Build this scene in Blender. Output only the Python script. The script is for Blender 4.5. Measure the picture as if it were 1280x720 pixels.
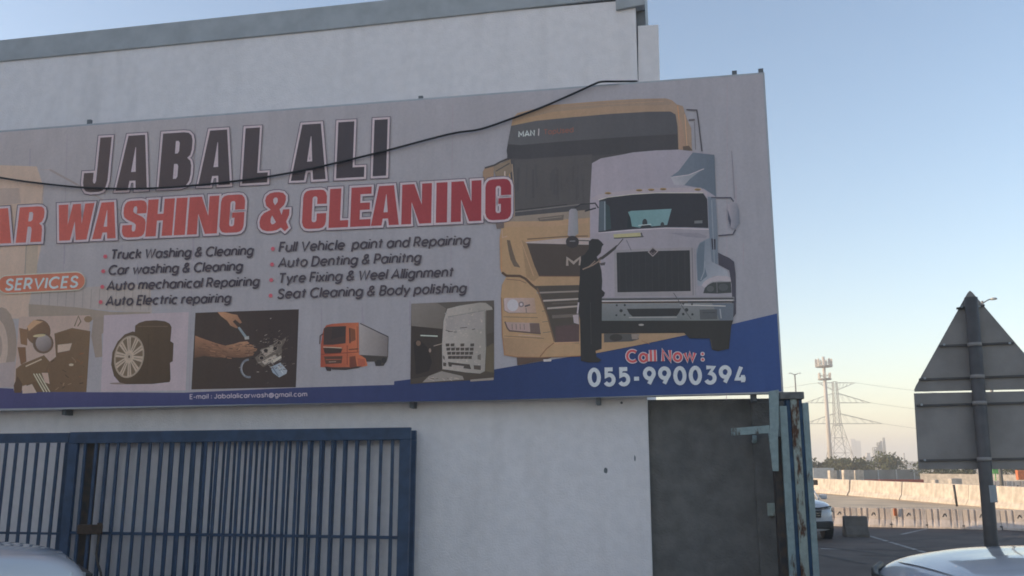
import bpy, bmesh, math, random
from mathutils import Vector, Matrix
from mathutils.geometry import tessellate_polygon
random.seed(7)
R = math.radians
for o in list(bpy.data.objects): bpy.data.objects.remove(o)
scene = bpy.context.scene
COL = scene.collection

# ------------------------------------------------------------------ camera
CAM_H = 2.0
FPX = 1100.0
PITCH = math.atan(220.0/FPX)
cam_d = bpy.data.cameras.new('camera')
cam_d.sensor_width = 36.0
cam_d.lens = FPX/1280*36.0
cam_d.clip_start = 0.1
cam_d.clip_end = 9000
cam = bpy.data.objects.new('camera', cam_d)
cam.location = (0, 0, CAM_H)
cam.rotation_euler = (math.pi/2+PITCH, 0, 0)
COL.objects.link(cam)
scene.camera = cam

# ------------------------------------------------------------------ light
SUN_EL = 11.0
SUN_AZ = -91.0            # degrees from +Y towards +X (negative = left)
sun_vec = Vector((math.sin(R(SUN_AZ))*math.cos(R(SUN_EL)), math.cos(R(SUN_AZ))*math.cos(R(SUN_EL)), math.sin(R(SUN_EL))))
world = bpy.data.worlds.new('World')
scene.world = world
world.use_nodes = True
nt = world.node_tree
nt.nodes.clear()
wo = nt.nodes.new('ShaderNodeOutputWorld')
bg = nt.nodes.new('ShaderNodeBackground')
sky = nt.nodes.new('ShaderNodeTexSky')
sky.sky_type = 'NISHITA'
sky.sun_disc = False
sky.sun_elevation = R(SUN_EL)
sky.sun_rotation = R(SUN_AZ)
sky.air_density = 1.0
sky.dust_density = 0.6
sky.ozone_density = 1.6
bg.inputs['Strength'].default_value = 0.11
tint = nt.nodes.new('ShaderNodeMix'); tint.data_type = 'RGBA'; tint.blend_type = 'MULTIPLY'
tint.inputs[0].default_value = 1.0; tint.inputs[7].default_value = (1.11, .99, .955, 1)      # warm tint added to balance the bluish sky light
nt.links.new(sky.outputs[0], tint.inputs[6]); nt.links.new(tint.outputs[2], bg.inputs[0])
nt.links.new(bg.outputs[0], wo.inputs[0])
sl = bpy.data.lights.new('sun', 'SUN')
sl.energy = 2.2
sl.angle = R(0.5)
sl.color = (1.0, 0.74, 0.46)
so = bpy.data.objects.new('sun', sl)
so.rotation_euler = (-sun_vec).to_track_quat('-Z', 'Y').to_euler()
so.location = (-30, 0, 30)
COL.objects.link(so)
scene.view_settings.view_transform = 'Standard'
scene.view_settings.look = 'None'
scene.view_settings.gamma = 1
scene.view_settings.exposure = 1.54
scene.view_settings.use_curve_mapping = False
scene.render.engine = 'CYCLES'
scene.cycles.filter_width = 1.75
scene.cycles.use_denoising = True
scene.cycles.volume_step_rate = 4
scene.cycles.volume_bounces = 2

# ------------------------------------------------------------------ picture -> place
def ray(px, py):
    xc = (px-640)/FPX; yc = (360-py)/FPX
    c, s = math.cos(PITCH), math.sin(PITCH)
    return Vector((xc, c-yc*s, s+yc*c))
C0 = Vector((0, 0, CAM_H))
WANG = R(10.0)
UD = Vector((math.cos(WANG), -math.sin(WANG), 0))      # along the wall, to the right
VD = Vector((math.sin(WANG), math.cos(WANG), 0))       # into the wall, away from the street
WALL_Y = 13.0
_r = ray(801, 580)
W0 = Vector((_r.x/_r.y*WALL_Y, WALL_Y, 0))
def W(u, v, z): return W0+UD*u+VD*v+Vector((0, 0, z))
def onwall(px, py, v=0.0):
    d = ray(px, py)
    t = (W0+VD*v-C0).dot(VD)/d.dot(VD)
    return C0+d*t
def uz(px, py, v=0.0):
    p = onwall(px, py, v)
    return (p-W0).dot(UD), p.z
def at(px, py, Y):
    d = ray(px, py)
    return C0+d*(Y/d.y)
def ground(px, py, z=0.0):
    d = ray(px, py)
    return C0+d*((z-CAM_H)/d.z)

# ------------------------------------------------------------------ materials
def lin(c):
    return tuple(((x/255)/12.92 if x/255 <= .04045 else ((x/255+.055)/1.055)**2.4) for x in c)
def mat(name, col, rough=0.7, var=0.0, scale=8.0, bump=0.0, bscale=60.0, metal=0.0, col2=None, stain=0.0, stain_scale=1.5, spec=0.5, coat=0.0, detail=5, attr=False):
    m = bpy.data.materials.new(name); m.use_nodes = True
    n = m.node_tree; L = n.links
    b = n.nodes['Principled BSDF']
    b.inputs['Roughness'].default_value = rough
    b.inputs['Metallic'].default_value = metal
    b.inputs['Specular IOR Level'].default_value = spec
    b.inputs['Coat Weight'].default_value = coat
    b.inputs['Coat Roughness'].default_value = 0.05
    tc = n.nodes.new('ShaderNodeTexCoord')
    out = None
    if attr:
        a = n.nodes.new('ShaderNodeAttribute'); a.attribute_name = 'Col'; out = a.outputs['Color']
    if var > 0 or col2:
        no = n.nodes.new('ShaderNodeTexNoise'); no.inputs['Scale'].default_value = scale; no.inputs['Detail'].default_value = detail
        L.new(tc.outputs['Object'], no.inputs['Vector'])
        mx = n.nodes.new('ShaderNodeMix'); mx.data_type = 'RGBA'
        if attr:
            mx.blend_type = 'MULTIPLY'; mx.inputs[0].default_value = 1
            rp = n.nodes.new('ShaderNodeValToRGB')
            rp.color_ramp.elements[0].position = .25; rp.color_ramp.elements[1].position = .75
            rp.color_ramp.elements[0].color = (1-var, 1-var, 1-var, 1); rp.color_ramp.elements[1].color = (1+var, 1+var, 1+var, 1)
            L.new(no.outputs['Fac'], rp.inputs[0]); L.new(out, mx.inputs[6]); L.new(rp.outputs[0], mx.inputs[7])
        else:
            c2 = col2 if col2 else tuple(x*(1-var) for x in col[:3])
            c1 = col if col2 else tuple(min(1, x*(1+var*.5)) for x in col[:3])
            mr = n.nodes.new('ShaderNodeMapRange'); mr.inputs[1].default_value = .36; mr.inputs[2].default_value = .64
            L.new(no.outputs['Fac'], mr.inputs[0]); L.new(mr.outputs[0], mx.inputs[0])
            mx.inputs[6].default_value = (*c1[:3], 1); mx.inputs[7].default_value = (*c2[:3], 1)
        out = mx.outputs[2]
        if stain > 0:
            n2 = n.nodes.new('ShaderNodeTexNoise'); n2.inputs['Scale'].default_value = stain_scale; n2.inputs['Detail'].default_value = 7
            mp = n.nodes.new('ShaderNodeMapping'); mp.inputs['Scale'].default_value = (3.0, 3.0, .35)
            L.new(tc.outputs['Object'], mp.inputs[0]); L.new(mp.outputs[0], n2.inputs['Vector'])
            r2 = n.nodes.new('ShaderNodeMapRange'); r2.inputs[1].default_value = .5; r2.inputs[2].default_value = .75; r2.inputs[4].default_value = stain
            L.new(n2.outputs['Fac'], r2.inputs[0])
            m2 = n.nodes.new('ShaderNodeMix'); m2.data_type = 'RGBA'
            L.new(r2.outputs[0], m2.inputs[0]); L.new(out, m2.inputs[6]); m2.inputs[7].default_value = (.16, .13, .10, 1)
            out = m2.outputs[2]
    if attr:
        # fine grain of the ink, dust streaks and a slack, faintly wavy sheet
        for sc, va, st in ((26, .045, 1.0), (7, .04, .18)):
            n4 = n.nodes.new('ShaderNodeTexNoise'); n4.inputs['Scale'].default_value = sc; n4.inputs['Detail'].default_value = 7
            m4 = n.nodes.new('ShaderNodeMapping'); m4.inputs['Scale'].default_value = (1, 1, st); L.new(tc.outputs['Object'], m4.inputs[0]); L.new(m4.outputs[0], n4.inputs['Vector'])
            r4 = n.nodes.new('ShaderNodeMapRange'); r4.inputs[1].default_value = .3; r4.inputs[2].default_value = .7; r4.inputs[3].default_value = 1-va; r4.inputs[4].default_value = 1+va
            L.new(n4.outputs['Fac'], r4.inputs[0])
            x4 = n.nodes.new('ShaderNodeVectorMath'); x4.operation = 'SCALE'; L.new(out, x4.inputs[0]); L.new(r4.outputs[0], x4.inputs['Scale']); out = x4.outputs[0]
    if out: L.new(out, b.inputs['Base Color'])
    else: b.inputs['Base Color'].default_value = (*col[:3], 1)
    if bump > 0:
        n3 = n.nodes.new('ShaderNodeTexNoise'); n3.inputs['Scale'].default_value = bscale; n3.inputs['Detail'].default_value = 6
        L.new(tc.outputs['Object'], n3.inputs['Vector'])
        bp = n.nodes.new('ShaderNodeBump'); bp.inputs['Strength'].default_value = bump; bp.inputs['Distance'].default_value = .02
        L.new(n3.outputs['Fac'], bp.inputs['Height']); L.new(bp.outputs[0], b.inputs['Normal'])
    return m

M = {}
M['wall'] = mat('painted_plaster', (.88, .825, .815), .85, .04, 7, .5, 42, stain=.10, stain_scale=.9)
M['trim'] = mat('grey_trim', (.40, .42, .43), .6, .12, 3, .1, 30)
M['dark_trim'] = mat('dark_trim', (.16, .17, .18), .7, .15, 4)
M['conc_dark'] = mat('bare_block', (.172, .166, .156), .92, .2, 4.5, .8, 30, stain=.15, stain_scale=.9)
M['conc'] = mat('barrier_concrete', (.50, .46, .41), .9, .22, 3.5, .4, 30, stain=.35, stain_scale=.8)
M['conc_shaded'] = mat('shaded_concrete', (.15, .135, .12), .9, .25, 3.5, .4, 30, stain=.3)  # barrier concrete darkened: the block's shade is put into the colour
M['plastic_white'] = mat('barrier_plastic', (.60, .53, .48), .6, .15, 4, .1, 20, stain=.25, stain_scale=1.5)
M['blue'] = mat('blue_gate_paint', (.032, .062, .118), .5, .25, 7, .1, 60)
M['rust'] = mat('rusty_steel', (.085, .062, .045), .85, .0, 9, .4, 60, col2=(.045, .042, .042))
M['rust_brown'] = mat('rust_lock', (.075, .048, .032), .9, .35, 20, .4, 80)
def flaking(name, col, rust, lo, hi, sc, zs, seed):
    m = mat(name, col, .75, .12, 14, .4, 50); n = m.node_tree; L = n.links; bs = n.nodes['Principled BSDF']
    src = bs.inputs['Base Color'].links[0].from_socket
    tc = n.nodes['Texture Coordinate']; mp = n.nodes.new('ShaderNodeMapping'); mp.inputs['Scale'].default_value = (1, 1, zs); mp.inputs['Location'].default_value = (seed, seed*1.7, seed*.6)
    no = n.nodes.new('ShaderNodeTexNoise'); no.inputs['Scale'].default_value = sc; no.inputs['Detail'].default_value = 8; no.inputs['Roughness'].default_value = .62
    L.new(tc.outputs['Object'], mp.inputs[0]); L.new(mp.outputs[0], no.inputs['Vector'])
    mr = n.nodes.new('ShaderNodeMapRange'); mr.inputs[1].default_value = lo; mr.inputs[2].default_value = hi; L.new(no.outputs['Fac'], mr.inputs[0])
    r2 = n.nodes.new('ShaderNodeTexNoise'); r2.inputs['Scale'].default_value = 22; L.new(tc.outputs['Object'], r2.inputs['Vector'])
    cr = n.nodes.new('ShaderNodeMix'); cr.data_type = 'RGBA'; cr.inputs[6].default_value = (*rust, 1); cr.inputs[7].default_value = (.035, .022, .016, 1); L.new(r2.outputs['Fac'], cr.inputs[0])
    mx = n.nodes.new('ShaderNodeMix'); mx.data_type = 'RGBA'; L.new(mr.outputs[0], mx.inputs[0]); L.new(src, mx.inputs[6]); L.new(cr.outputs[2], mx.inputs[7])
    L.new(mx.outputs[2], bs.inputs['Base Color']); return m
M['post_grime'] = flaking('grimy_post_paint', (.38, .43, .38), (.17, .07, .03), .49, .56, 7.0, .28, 3.1)
M['pale_post'] = flaking('pale_post_paint', (.31, .39, .385), (.16, .12, .08), .57, .66, 6.0, .3, 1.2)
M['post_blue'] = mat('post_blue_paint', (.03, .085, .17), .6, .3, 6, .2, 40)
M['cap'] = mat('post_cap', (.17, .17, .16), .75, .3, 8, .3, 40)
M['alu'] = mat('sign_edge', (.46, .46, .48), .45, .1, 4, 0, 1, metal=.3)
M['print'] = mat('printed_vinyl', (1, 1, 1), .48, .04, 1.6, .12, 2.2, attr=True, spec=.35)
M['black'] = mat('black_rubber', (.02, .02, .02), .6, .2, 12)
M['sign_grey'] = mat('sign_back', (.27, .25, .235), .6, .14, 3.5, .08, 30)
M['galv'] = mat('pole_grey', (.095, .088, .084), .6, .2, 6, .1, 40)
M['carwhite'] = mat('white_car_paint', (.54, .56, .60), .28, .03, 2, 0, 1, coat=1.0)
M['glass'] = mat('car_glass', (.02, .025, .028), .05, .1, 2, spec=.8)
M['chrome'] = mat('chrome', (.6, .62, .64), .15, .05, 5, metal=1)
M['lamp'] = mat('lamp_glass', (.55, .58, .6), .1, .2, 14, spec=.8)
M['plastic'] = mat('black_plastic', (.025, .026, .028), .5, .2, 10)
M['red'] = mat('red_plastic', (.30, .055, .03), .6, .25, 6)
M['orange'] = mat('orange_marker', (.55, .15, .05), .6, .2, 10)
M['steel_far'] = mat('galvanised_steel', (.20, .20, .20), .6, .1, 3)
M['asphalt'] = mat('asphalt', (.098, .076, .066), .9, .25, .8, .5, 40)
M['tyre_mark'] = mat('tyre_mark', (.060, .050, .046), .85, .35, 2.5)
M['sand'] = mat('sandy_ground', (.58, .46, .32), .95, .25, .35, .5, 8)
M['bounce'] = mat('bounce_apron_concrete', (.46, .41, .35), .9, .2, 1.2, .3, 30)  # pale colour for the unseen apron added to bounce light
M['paint'] = mat('road_paint', (.30, .29, .28), .85, .45, 3.0)
M['hoarding'] = mat('grey_hoarding', (.19, .19, .18), .8, .2, .6)
M['far_wall'] = mat('far_building', (.45, .43, .42), .9, .1, .2)
M['leaf'] = mat('leaves', (.055, .075, .030), .8, 0, 1.3, col2=(.095, .105, .045))
M['leaf_dark'] = mat('dark_leaves', (.040, .055, .026), .8, 0, 1.3, col2=(.070, .080, .036))
M['bark'] = mat('bark', (.12, .09, .06), .95, .3, 9)
M['green'] = mat('green_board', (.12, .40, .10), .7, .1, 5)

# ------------------------------------------------------------------ objects
def tag(o, label=None, cat=None, group=None, kind=None):
    if label: o['label'] = label
    if cat: o['category'] = cat
    if group: o['group'] = group
    if kind: o['kind'] = kind
    return o
def empty(name, loc, label, cat, group=None, rz=0.0):
    o = bpy.data.objects.new(name, None); COL.objects.link(o)
    o.location = loc; o.rotation_euler = (0, 0, rz); o.empty_display_size = .3
    return tag(o, label, cat, group)
class MB:
    def __init__(s): s.v = []; s.f = []; s.mi = []; s.c = []; s.sm = []
    def add(s, vs, fs, mi=0, col=None, smooth=False):
        b = len(s.v); s.v += [Vector(p) for p in vs]
        for f in fs:
            s.f.append([b+i for i in f]); s.mi.append(mi); s.sm.append(smooth)
        if col is not None:
            if isinstance(col, list): s.c += col
            else: s.c += [col]*len(vs)
        return s
    def box(s, c, e, rz=0.0, mi=0):
        cx, cy, cz = c; ex, ey, ez = [x/2 for x in e]
        ca, sa = math.cos(rz), math.sin(rz)
        vs = []
        for z in (-ez, ez):
            for x, y in ((-ex, -ey), (ex, -ey), (ex, ey), (-ex, ey)):
                vs.append((cx+x*ca-y*sa, cy+x*sa+y*ca, cz+z))
        return s.add(vs, [(3, 2, 1, 0), (4, 5, 6, 7), (0, 1, 5, 4), (1, 2, 6, 5), (2, 3, 7, 6), (3, 0, 4, 7)], mi)
    def wbox(s, u0, u1, v0, v1, z0, z1, mi=0):      # box in wall axes
        vs = [W(u, v, z) for z in (z0, z1) for u, v in ((u0, v0), (u1, v0), (u1, v1), (u0, v1))]
        return s.add(vs, [(3, 2, 1, 0), (4, 5, 6, 7), (0, 1, 5, 4), (1, 2, 6, 5), (2, 3, 7, 6), (3, 0, 4, 7)], mi)
    def prism(s, pts, v0, v1, mi=0):                # outline traced on the wall plane, from v0 (front) to v1 (back)
        P = [uz(x, y, v0) for x, y in pts]; n = len(P)
        vs = [W(u, v0, z) for u, z in P]+[W(u, v1, z) for u, z in P]
        fs = [tuple(range(n)), tuple(range(2*n-1, n-1, -1))]+[(i, i+n, (i+1) % n+n, (i+1) % n) for i in range(n)]
        return s.add(vs, fs, mi)
    def tube(s, pts, r, n=8, mi=0, caps=True):
        pts = [Vector(p) for p in pts]
        rs = r if isinstance(r, (list, tuple)) else [r]*len(pts)
        b = len(s.v); up0 = None
        for i, p in enumerate(pts):
            t = (pts[min(i+1, len(pts)-1)]-pts[max(i-1, 0)]).normalized()
            a = t.cross(Vector((0, 0, 1)) if abs(t.z) < .9 else Vector((1, 0, 0))).normalized() if up0 is None else (up0-t*up0.dot(t)).normalized()
            up0 = a; bb = t.cross(a)
            for k in range(n):
                q = 2*math.pi*k/n
                s.v.append(p+(a*math.cos(q)+bb*math.sin(q))*rs[i])
        for i in range(len(pts)-1):
            for k in range(n):
                s.f.append([b+i*n+k, b+i*n+(k+1) % n, b+(i+1)*n+(k+1) % n, b+(i+1)*n+k]); s.mi.append(mi); s.sm.append(n > 5)
        if caps:
            s.f.append([b+k for k in range(n)][::-1]); s.mi.append(mi); s.sm.append(False)
            s.f.append([b+(len(pts)-1)*n+k for k in range(n)]); s.mi.append(mi); s.sm.append(False)
        return s
    def loft(s, rings, mi=0, closed=True, cap=True, smooth=True):
        b = len(s.v); n = len(rings[0])
        for r in rings: s.v += [Vector(p) for p in r]
        for i in range(len(rings)-1):
            for k in range(n if closed else n-1):
                s.f.append([b+i*n+k, b+i*n+(k+1) % n, b+(i+1)*n+(k+1) % n, b+(i+1)*n+k]); s.mi.append(mi); s.sm.append(smooth)
        if cap:
            s.f.append([b+k for k in range(n)][::-1]); s.mi.append(mi); s.sm.append(smooth)
            s.f.append([b+(len(rings)-1)*n+k for k in range(n)]); s.mi.append(mi); s.sm.append(smooth)
        return s
    def build(s, name, mats, parent=None, loc=None, bevel=0.0, sub=0, fix=True):
        if not isinstance(mats, (list, tuple)): mats = [mats]
        org = Vector(loc) if loc is not None else (parent_origin(parent) if parent else Vector((0, 0, 0)))
        me = bpy.data.meshes.new(name)
        inv = Matrix.Identity(4)
        if parent and loc is None:
            inv = parent_matrix(parent).inverted(); vs = [inv@p for p in s.v]
        else: vs = [p-org for p in s.v]
        me.from_pydata([tuple(p) for p in vs], [], s.f)
        for m in mats: me.materials.append(m)
        me.polygons.foreach_set('material_index', s.mi)
        me.polygons.foreach_set('use_smooth', s.sm)
        if s.c:
            a = me.color_attributes.new('Col', 'FLOAT_COLOR', 'POINT')
            flat = []
            for c in s.c: flat += [c[0], c[1], c[2], 1.0]
            a.data.foreach_set('color', flat)
        if fix:
            bm = bmesh.new(); bm.from_mesh(me); bmesh.ops.recalc_face_normals(bm, faces=bm.faces); bm.to_mesh(me); bm.free()
        me.update()
        o = bpy.data.objects.new(name, me); COL.objects.link(o)
        if parent: o.parent = parent
        elif loc is not None: o.location = org
        if bevel > 0:
            md = o.modifiers.new('bevel', 'BEVEL'); md.width = bevel; md.segments = 2; md.limit_method = 'ANGLE'
        if sub:
            md = o.modifiers.new('sub', 'SUBSURF'); md.levels = sub; md.render_levels = sub
        return o
def parent_matrix(o):
    m = Matrix.LocRotScale(o.location, o.rotation_euler, o.scale)
    return parent_matrix(o.parent)@m if o.parent else m
def parent_origin(o): return parent_matrix(o).translation
def copy_thing(o, parent=None):
    c = o.copy(); COL.objects.link(c)
    if parent: c.parent = parent
    for ch in list(o.children): copy_thing(ch, c)
    return c
# ================================================================== STRUCTURE: ground
def sheet(name, pts, m, z):
    mb = MB(); mb.add([(x, y, z) for x, y in pts], [tuple(range(len(pts)))])
    o = mb.build(name, m); o['kind'] = 'structure'; return o
g = MB(); g.add([(-1600, -200, 0), (1600, -200, 0), (1600, 2600, 0), (-1600, 2600, 0)], [(0, 1, 2, 3)])
g.build('ground', M['sand'])['kind'] = 'structure'
sheet('road', [(-60, -40), (70, -40), (70, 30), (26.0, 39.5), (23, 39.5), (20.0, 31.2), (10.5, 32.2), (4, 34), (-60, 34)], M['asphalt'], .004)
sheet('bounce_apron', [(-40, -3), (1.0, -3), (2.6, 12.2), (2.2, 14.5), (-40, 21)], M['bounce'], .008)  # second sheet: unseen apron added to bounce light onto the lower wall
def stripe(a, b, w):
    p, q = ground(*a), ground(*b); d = (q-p); d.z = 0; d.normalize(); n = Vector((-d.y, d.x, 0))*w/2
    return [(v.x, v.y) for v in (p-n, q-n, q+n, p+n)]
for a, b, w in (((1066, 664), (1180, 698), .13), ((1126, 668.5), (1166, 659.5), .12), ((1026, 686), (1052, 687), .16)):
    sheet('road_marking', stripe(a, b, w), M['paint'], .008)

# ================================================================== BUILDING
bld = empty('building', W(-6, 6, 0), 'white plastered building with grey parapet band behind the big sign', 'building')
u_r = uz(799, 560)[0]
BD = 9.6
top_z = uz(300, 20)[1]
mb = MB(); mb.wbox(-13.6, uz(796, 60)[0], 0, BD, 0, uz(735, 3)[1]-.02)
mb.build('wall', M['wall'], bld, bevel=.01)
# grey parapet band, slightly out of true as in the photo
band = [(-170, 76.5+16.6), (0, 76.5), (400, 37.5), (735, 1.5), (772, -3), (806, -6.5), (806, -62), (480, 2-2), (0, 50), (-170, 68.4)]
mb = MB(); mb.prism(band, -.035, BD); mb.build('parapet', M['trim'], bld, bevel=.01)
# grey flashing that hangs down at the corner
mb = MB(); mb.prism([(770, 12), (806, 5.5), (806, -40), (768, -40)], -.055, .6); mb.build('flashing', M['trim'], bld, bevel=.008)
mb = MB(); mb.prism([(795.6, 14), (806.4, 12), (806.4, 112), (796.4, 113)], .12, 4); mb.build('shaded_pier', M['dark_trim'], bld)  # column in shadow: the shade is put into its dark colour
mb = MB(); mb.prism([(797.3, 32), (823, 30.5), (825.4, 140), (798, 140)], .05, 3.0); mb.build('parapet_block', M['wall'], bld, bevel=.01)
# unseen block added left of the yard, off camera, to shade it
mb = MB(); mb.box((-25, 0.5, 7.2), (14, 33, 14.4)); mb.build('shade_block', M['wall'], bld)
for (x, y, sx, sy) in ((757, 588, 2.6, 3.6), (793.6, 573, .9, 4), (777, 503.5, 1.6, 1.6)):
    mb = MB(); c = onwall(x, y, -.003); k = 13.4/FPX
    vs = [c+UD*(math.cos(a)*sx*k*random.uniform(.8, 1.1))+Vector((0, 0, math.sin(a)*sy*k*random.uniform(.8, 1.1))) for a in [i*math.pi/5 for i in range(10)]]
    mb.add(vs, [tuple(range(10))])
    mb.build('plaster_chip', M['dark_trim'], bld)

# ================================================================== BOUNDARY WALL
bw = empty('boundary_wall', W(1.2, .2, 0), 'dark bare concrete wall beside the white wall, under the sign corner', 'wall')
zt = uz(880, 498.9, .14)[1]
mb = MB(); mb.wbox(uz(801.5, 600)[0], uz(992, 600, .14)[0], .14, .36, 0, zt); mb.build('wall', M['conc_dark'], bw, bevel=.012)
mb = MB(); mb.wbox(uz(944, 600, .1)[0], uz(975, 600, .1)[0], .06, .137, 0, zt-.06); mb.build('pilaster', M['conc_dark'], bw, bevel=.012)
mb = MB(); a = uz(960, 640, -.02); mb.wbox(a[0], a[0]+.13, .01, .057, a[1]-.06, a[1]+.12); mb.build('switch_box', M['post_grime'], bw, bevel=.01)
mb = MB(); a = uz(943, 549, .03); mb.tube([W(a[0], .13, a[1]-.03), W(a[0], .02, a[1]-.03), W(a[0], .0, a[1]+.05)], .032, 10); mb.build('pipe_stub', M['pale_post'], bw)

# ================================================================== STEEL POST at the sign's corner
VP_ = -.55
po = empty('steel_post', W(uz(1000, 650, VP_)[0], VP_, 0), 'weathered pale blue steel post with rust streaks at the sign corner', 'post')
def pu(px, v=VP_): return uz(px, 560, v)[0]
ztop = uz(990, 499, VP_)[1]
ul, ur = pu(977.5), pu(1011.5)
w_ = ur-ul
def strip(name, f0, f1, v0, v1, m, z1=None, bev=.006):
    mb = MB(); mb.wbox(ul+w_*f0, ul+w_*f1, VP_+v0, VP_+v1, 0, ztop if z1 is None else z1); return mb.build(name, m, po, bevel=bev)
strip('flange', 0, .27, 0, .34, M['pale_post'], ztop-.09)
strip('groove', .27, .42, .04, .34, M['post_blue'])
strip('centre_rib', .42, .73, .012, .34, M['post_grime'])
strip('groove', .73, .86, .04, .34, M['post_blue'])
strip('flange', .86, 1.08, 0, .34, M['pale_post'], ztop-.05)
mb = MB(); mb.wbox(ul+w_*.02, ul+w_*.94, VP_-.01, VP_+.33, ztop+.002, ztop+.10); mb.build('cap', M['cap'], po, bevel=.012)
strip('side_plate', -.30, -.004, .06, .30, M['rust'], ztop-.5)
# hinge bracket: an upright plate and an arm towards the wall
mb = MB(); mb.prism([(961, 489), (973.5, 487), (973.5, 532), (972.5, 545), (973.5, 589), (966, 589), (960.5, 543), (962.5, 531)], VP_-.05, VP_-.015); mb.build('bracket_plate', M['pale_post'], po, bevel=.005)
mb = MB(); mb.prism([(914, 535.5), (961.8, 531.5), (960.8, 541.5), (914.5, 544.5)], VP_-.045, VP_-.01); mb.build('bracket_arm', M['pale_post'], po, bevel=.005)

# ================================================================== GATES
def gate(name, px0, px1, ptop, v, label, bars_px, stile_l, stile_r, rail_px, mid_y, bar_w, grp='blue barred gate leaves'):
    # ptop: two points along the top edge
    u0, z0 = uz(px0, ptop[0], v); u1, z1 = uz(px1, ptop[1], v)
    root = empty(name, W((u0+u1)/2, v, 0), label, 'gate', grp)
    k = 13.2/FPX
    th = rail_px*k
    zt = lambda u: z0+(z1-z0)*(u-u0)/(u1-u0)
    mb = MB()
    vs = []
    for vv in (v-.03, v+.03):
        vs += [W(u0, vv, z0-th), W(u1, vv, z1-th), W(u1, vv, z1), W(u0, vv, z0)]
    mb.add(vs, [(0, 1, 2, 3), (7, 6, 5, 4), (0, 4, 5, 1), (3, 2, 6, 7), (0, 3, 7, 4), (1, 5, 6, 2)])
    mb.build('top_rail', M['blue'], root, bevel=.006)
    if stile_l:
        mb = MB(); mb.wbox(u0, u0+stile_l*k, v-.033, v+.033, .08, z0-th-.002); mb.build('stile', M['blue'], root, bevel=.006)
    if stile_r:
        mb = MB(); mb.wbox(u1-stile_r*k, u1, v-.033, v+.033, .08, z1-th-.002); mb.build('stile', M['blue'], root, bevel=.006)
    zm = uz(px1-20, mid_y, v)[1]
    a, b = u0+stile_l*k+.002, u1-stile_r*k-.002
    mb = MB(); mb.wbox(a, b, v-.012, v+.012, zm-1.4*k, zm+1.4*k); mb.build('mid_rail', M['blue'], root)
    mb = MB(); mb.wbox(a, b, v-.028, v+.028, .08, .08+th); mb.build('bottom_rail', M['blue'], root)
    for u in bars_px:
        if a+.01 < u < b-.01:
            t_ = random.gauss(0, .0035); z0_, z1_ = .08+th+.002, zt(u)-th-.002; mb = MB()
            mb.add([W(u+s+k, v+y, z) for z, k in ((z0_, t_), (z1_, -t_)) for s, y in ((-bar_w/2, -.012), (bar_w/2, -.012), (bar_w/2, .012), (-bar_w/2, .012))], [(3, 2, 1, 0), (4, 5, 6, 7), (0, 1, 5, 4), (1, 2, 6, 5), (2, 3, 7, 6), (3, 0, 4, 7)])
            mb.build('bar', M['blue'], root)
    return root
VG = -.68
uA = uz(130, 600, VG)[0]; uB = uz(490, 600, VG)[0]
SP = (uB-uA)/25.0
gate('barred_gate', 89, 514, (540.3, 534.2), VG, 'blue barred gate leaf nearest the street with a rusty lock at its left edge', [uA+SP*i for i in range(-3, 30)], 12.5, 13.5, 14.5, 671.5, .043)
VR = -.10
off = uz(478, 600, VR)[0]-uz(478, 600, VG)[0]
gate('barred_gate', 84, 520.5, (542.4, 538.0), VR, 'second blue barred gate leaf close behind the front one, seen between its bars', [uA+off+SP*i for i in range(-6, 30)], 10, 11, 12, 672.5, .034)
uC = uz(82, 600, VG+.1)[0]
gate('barred_gate', -200, 88, (544.5, 541.0), VG+.1, 'left blue barred gate leaf behind the white car hood', [uC-SP*i for i in range(0, 24)], 10, 0, 12.5, 667, .046)
gp = empty('gate_post', W(uz(110, 600, VG+.2)[0], VG+.2, 0), 'dark rusty gate post with a brown lock and hanging chain', 'gate post')
u0 = uz(104, 600, VG+.12)[0]; u1 = uz(118.5, 560, VG+.12)[0]
mb = MB(); mb.wbox(u0, u1, VG+.10, VG+.24, 0, uz(110, 553, VG+.1)[1]); mb.build('post', M['rust'], gp, bevel=.01)
a, b = uz(96, 668, VG-.10), uz(126.5, 656, VG-.10)
mb = MB(); mb.wbox(a[0], b[0], VG-.11, VG-.045, a[1], b[1]); mb.build('lock_box', M['rust_brown'], gp, bevel=.012)
mb = MB(); mb.wbox(b[0]-.05, b[0]+.03, VG-.13, VG-.112, a[1]+.03, b[1]+.03); mb.build('hasp', M['rust_brown'], gp, bevel=.006)
ch = MB(); pp = [onwall(x, y, VG-.06) for x, y in ((124, 664), (122.5, 678), (120.5, 692), (122, 704), (126, 716), (128, 735))]
ch.tube(pp, .018, 6); ch.build('chain', M['rust'], gp)
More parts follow.
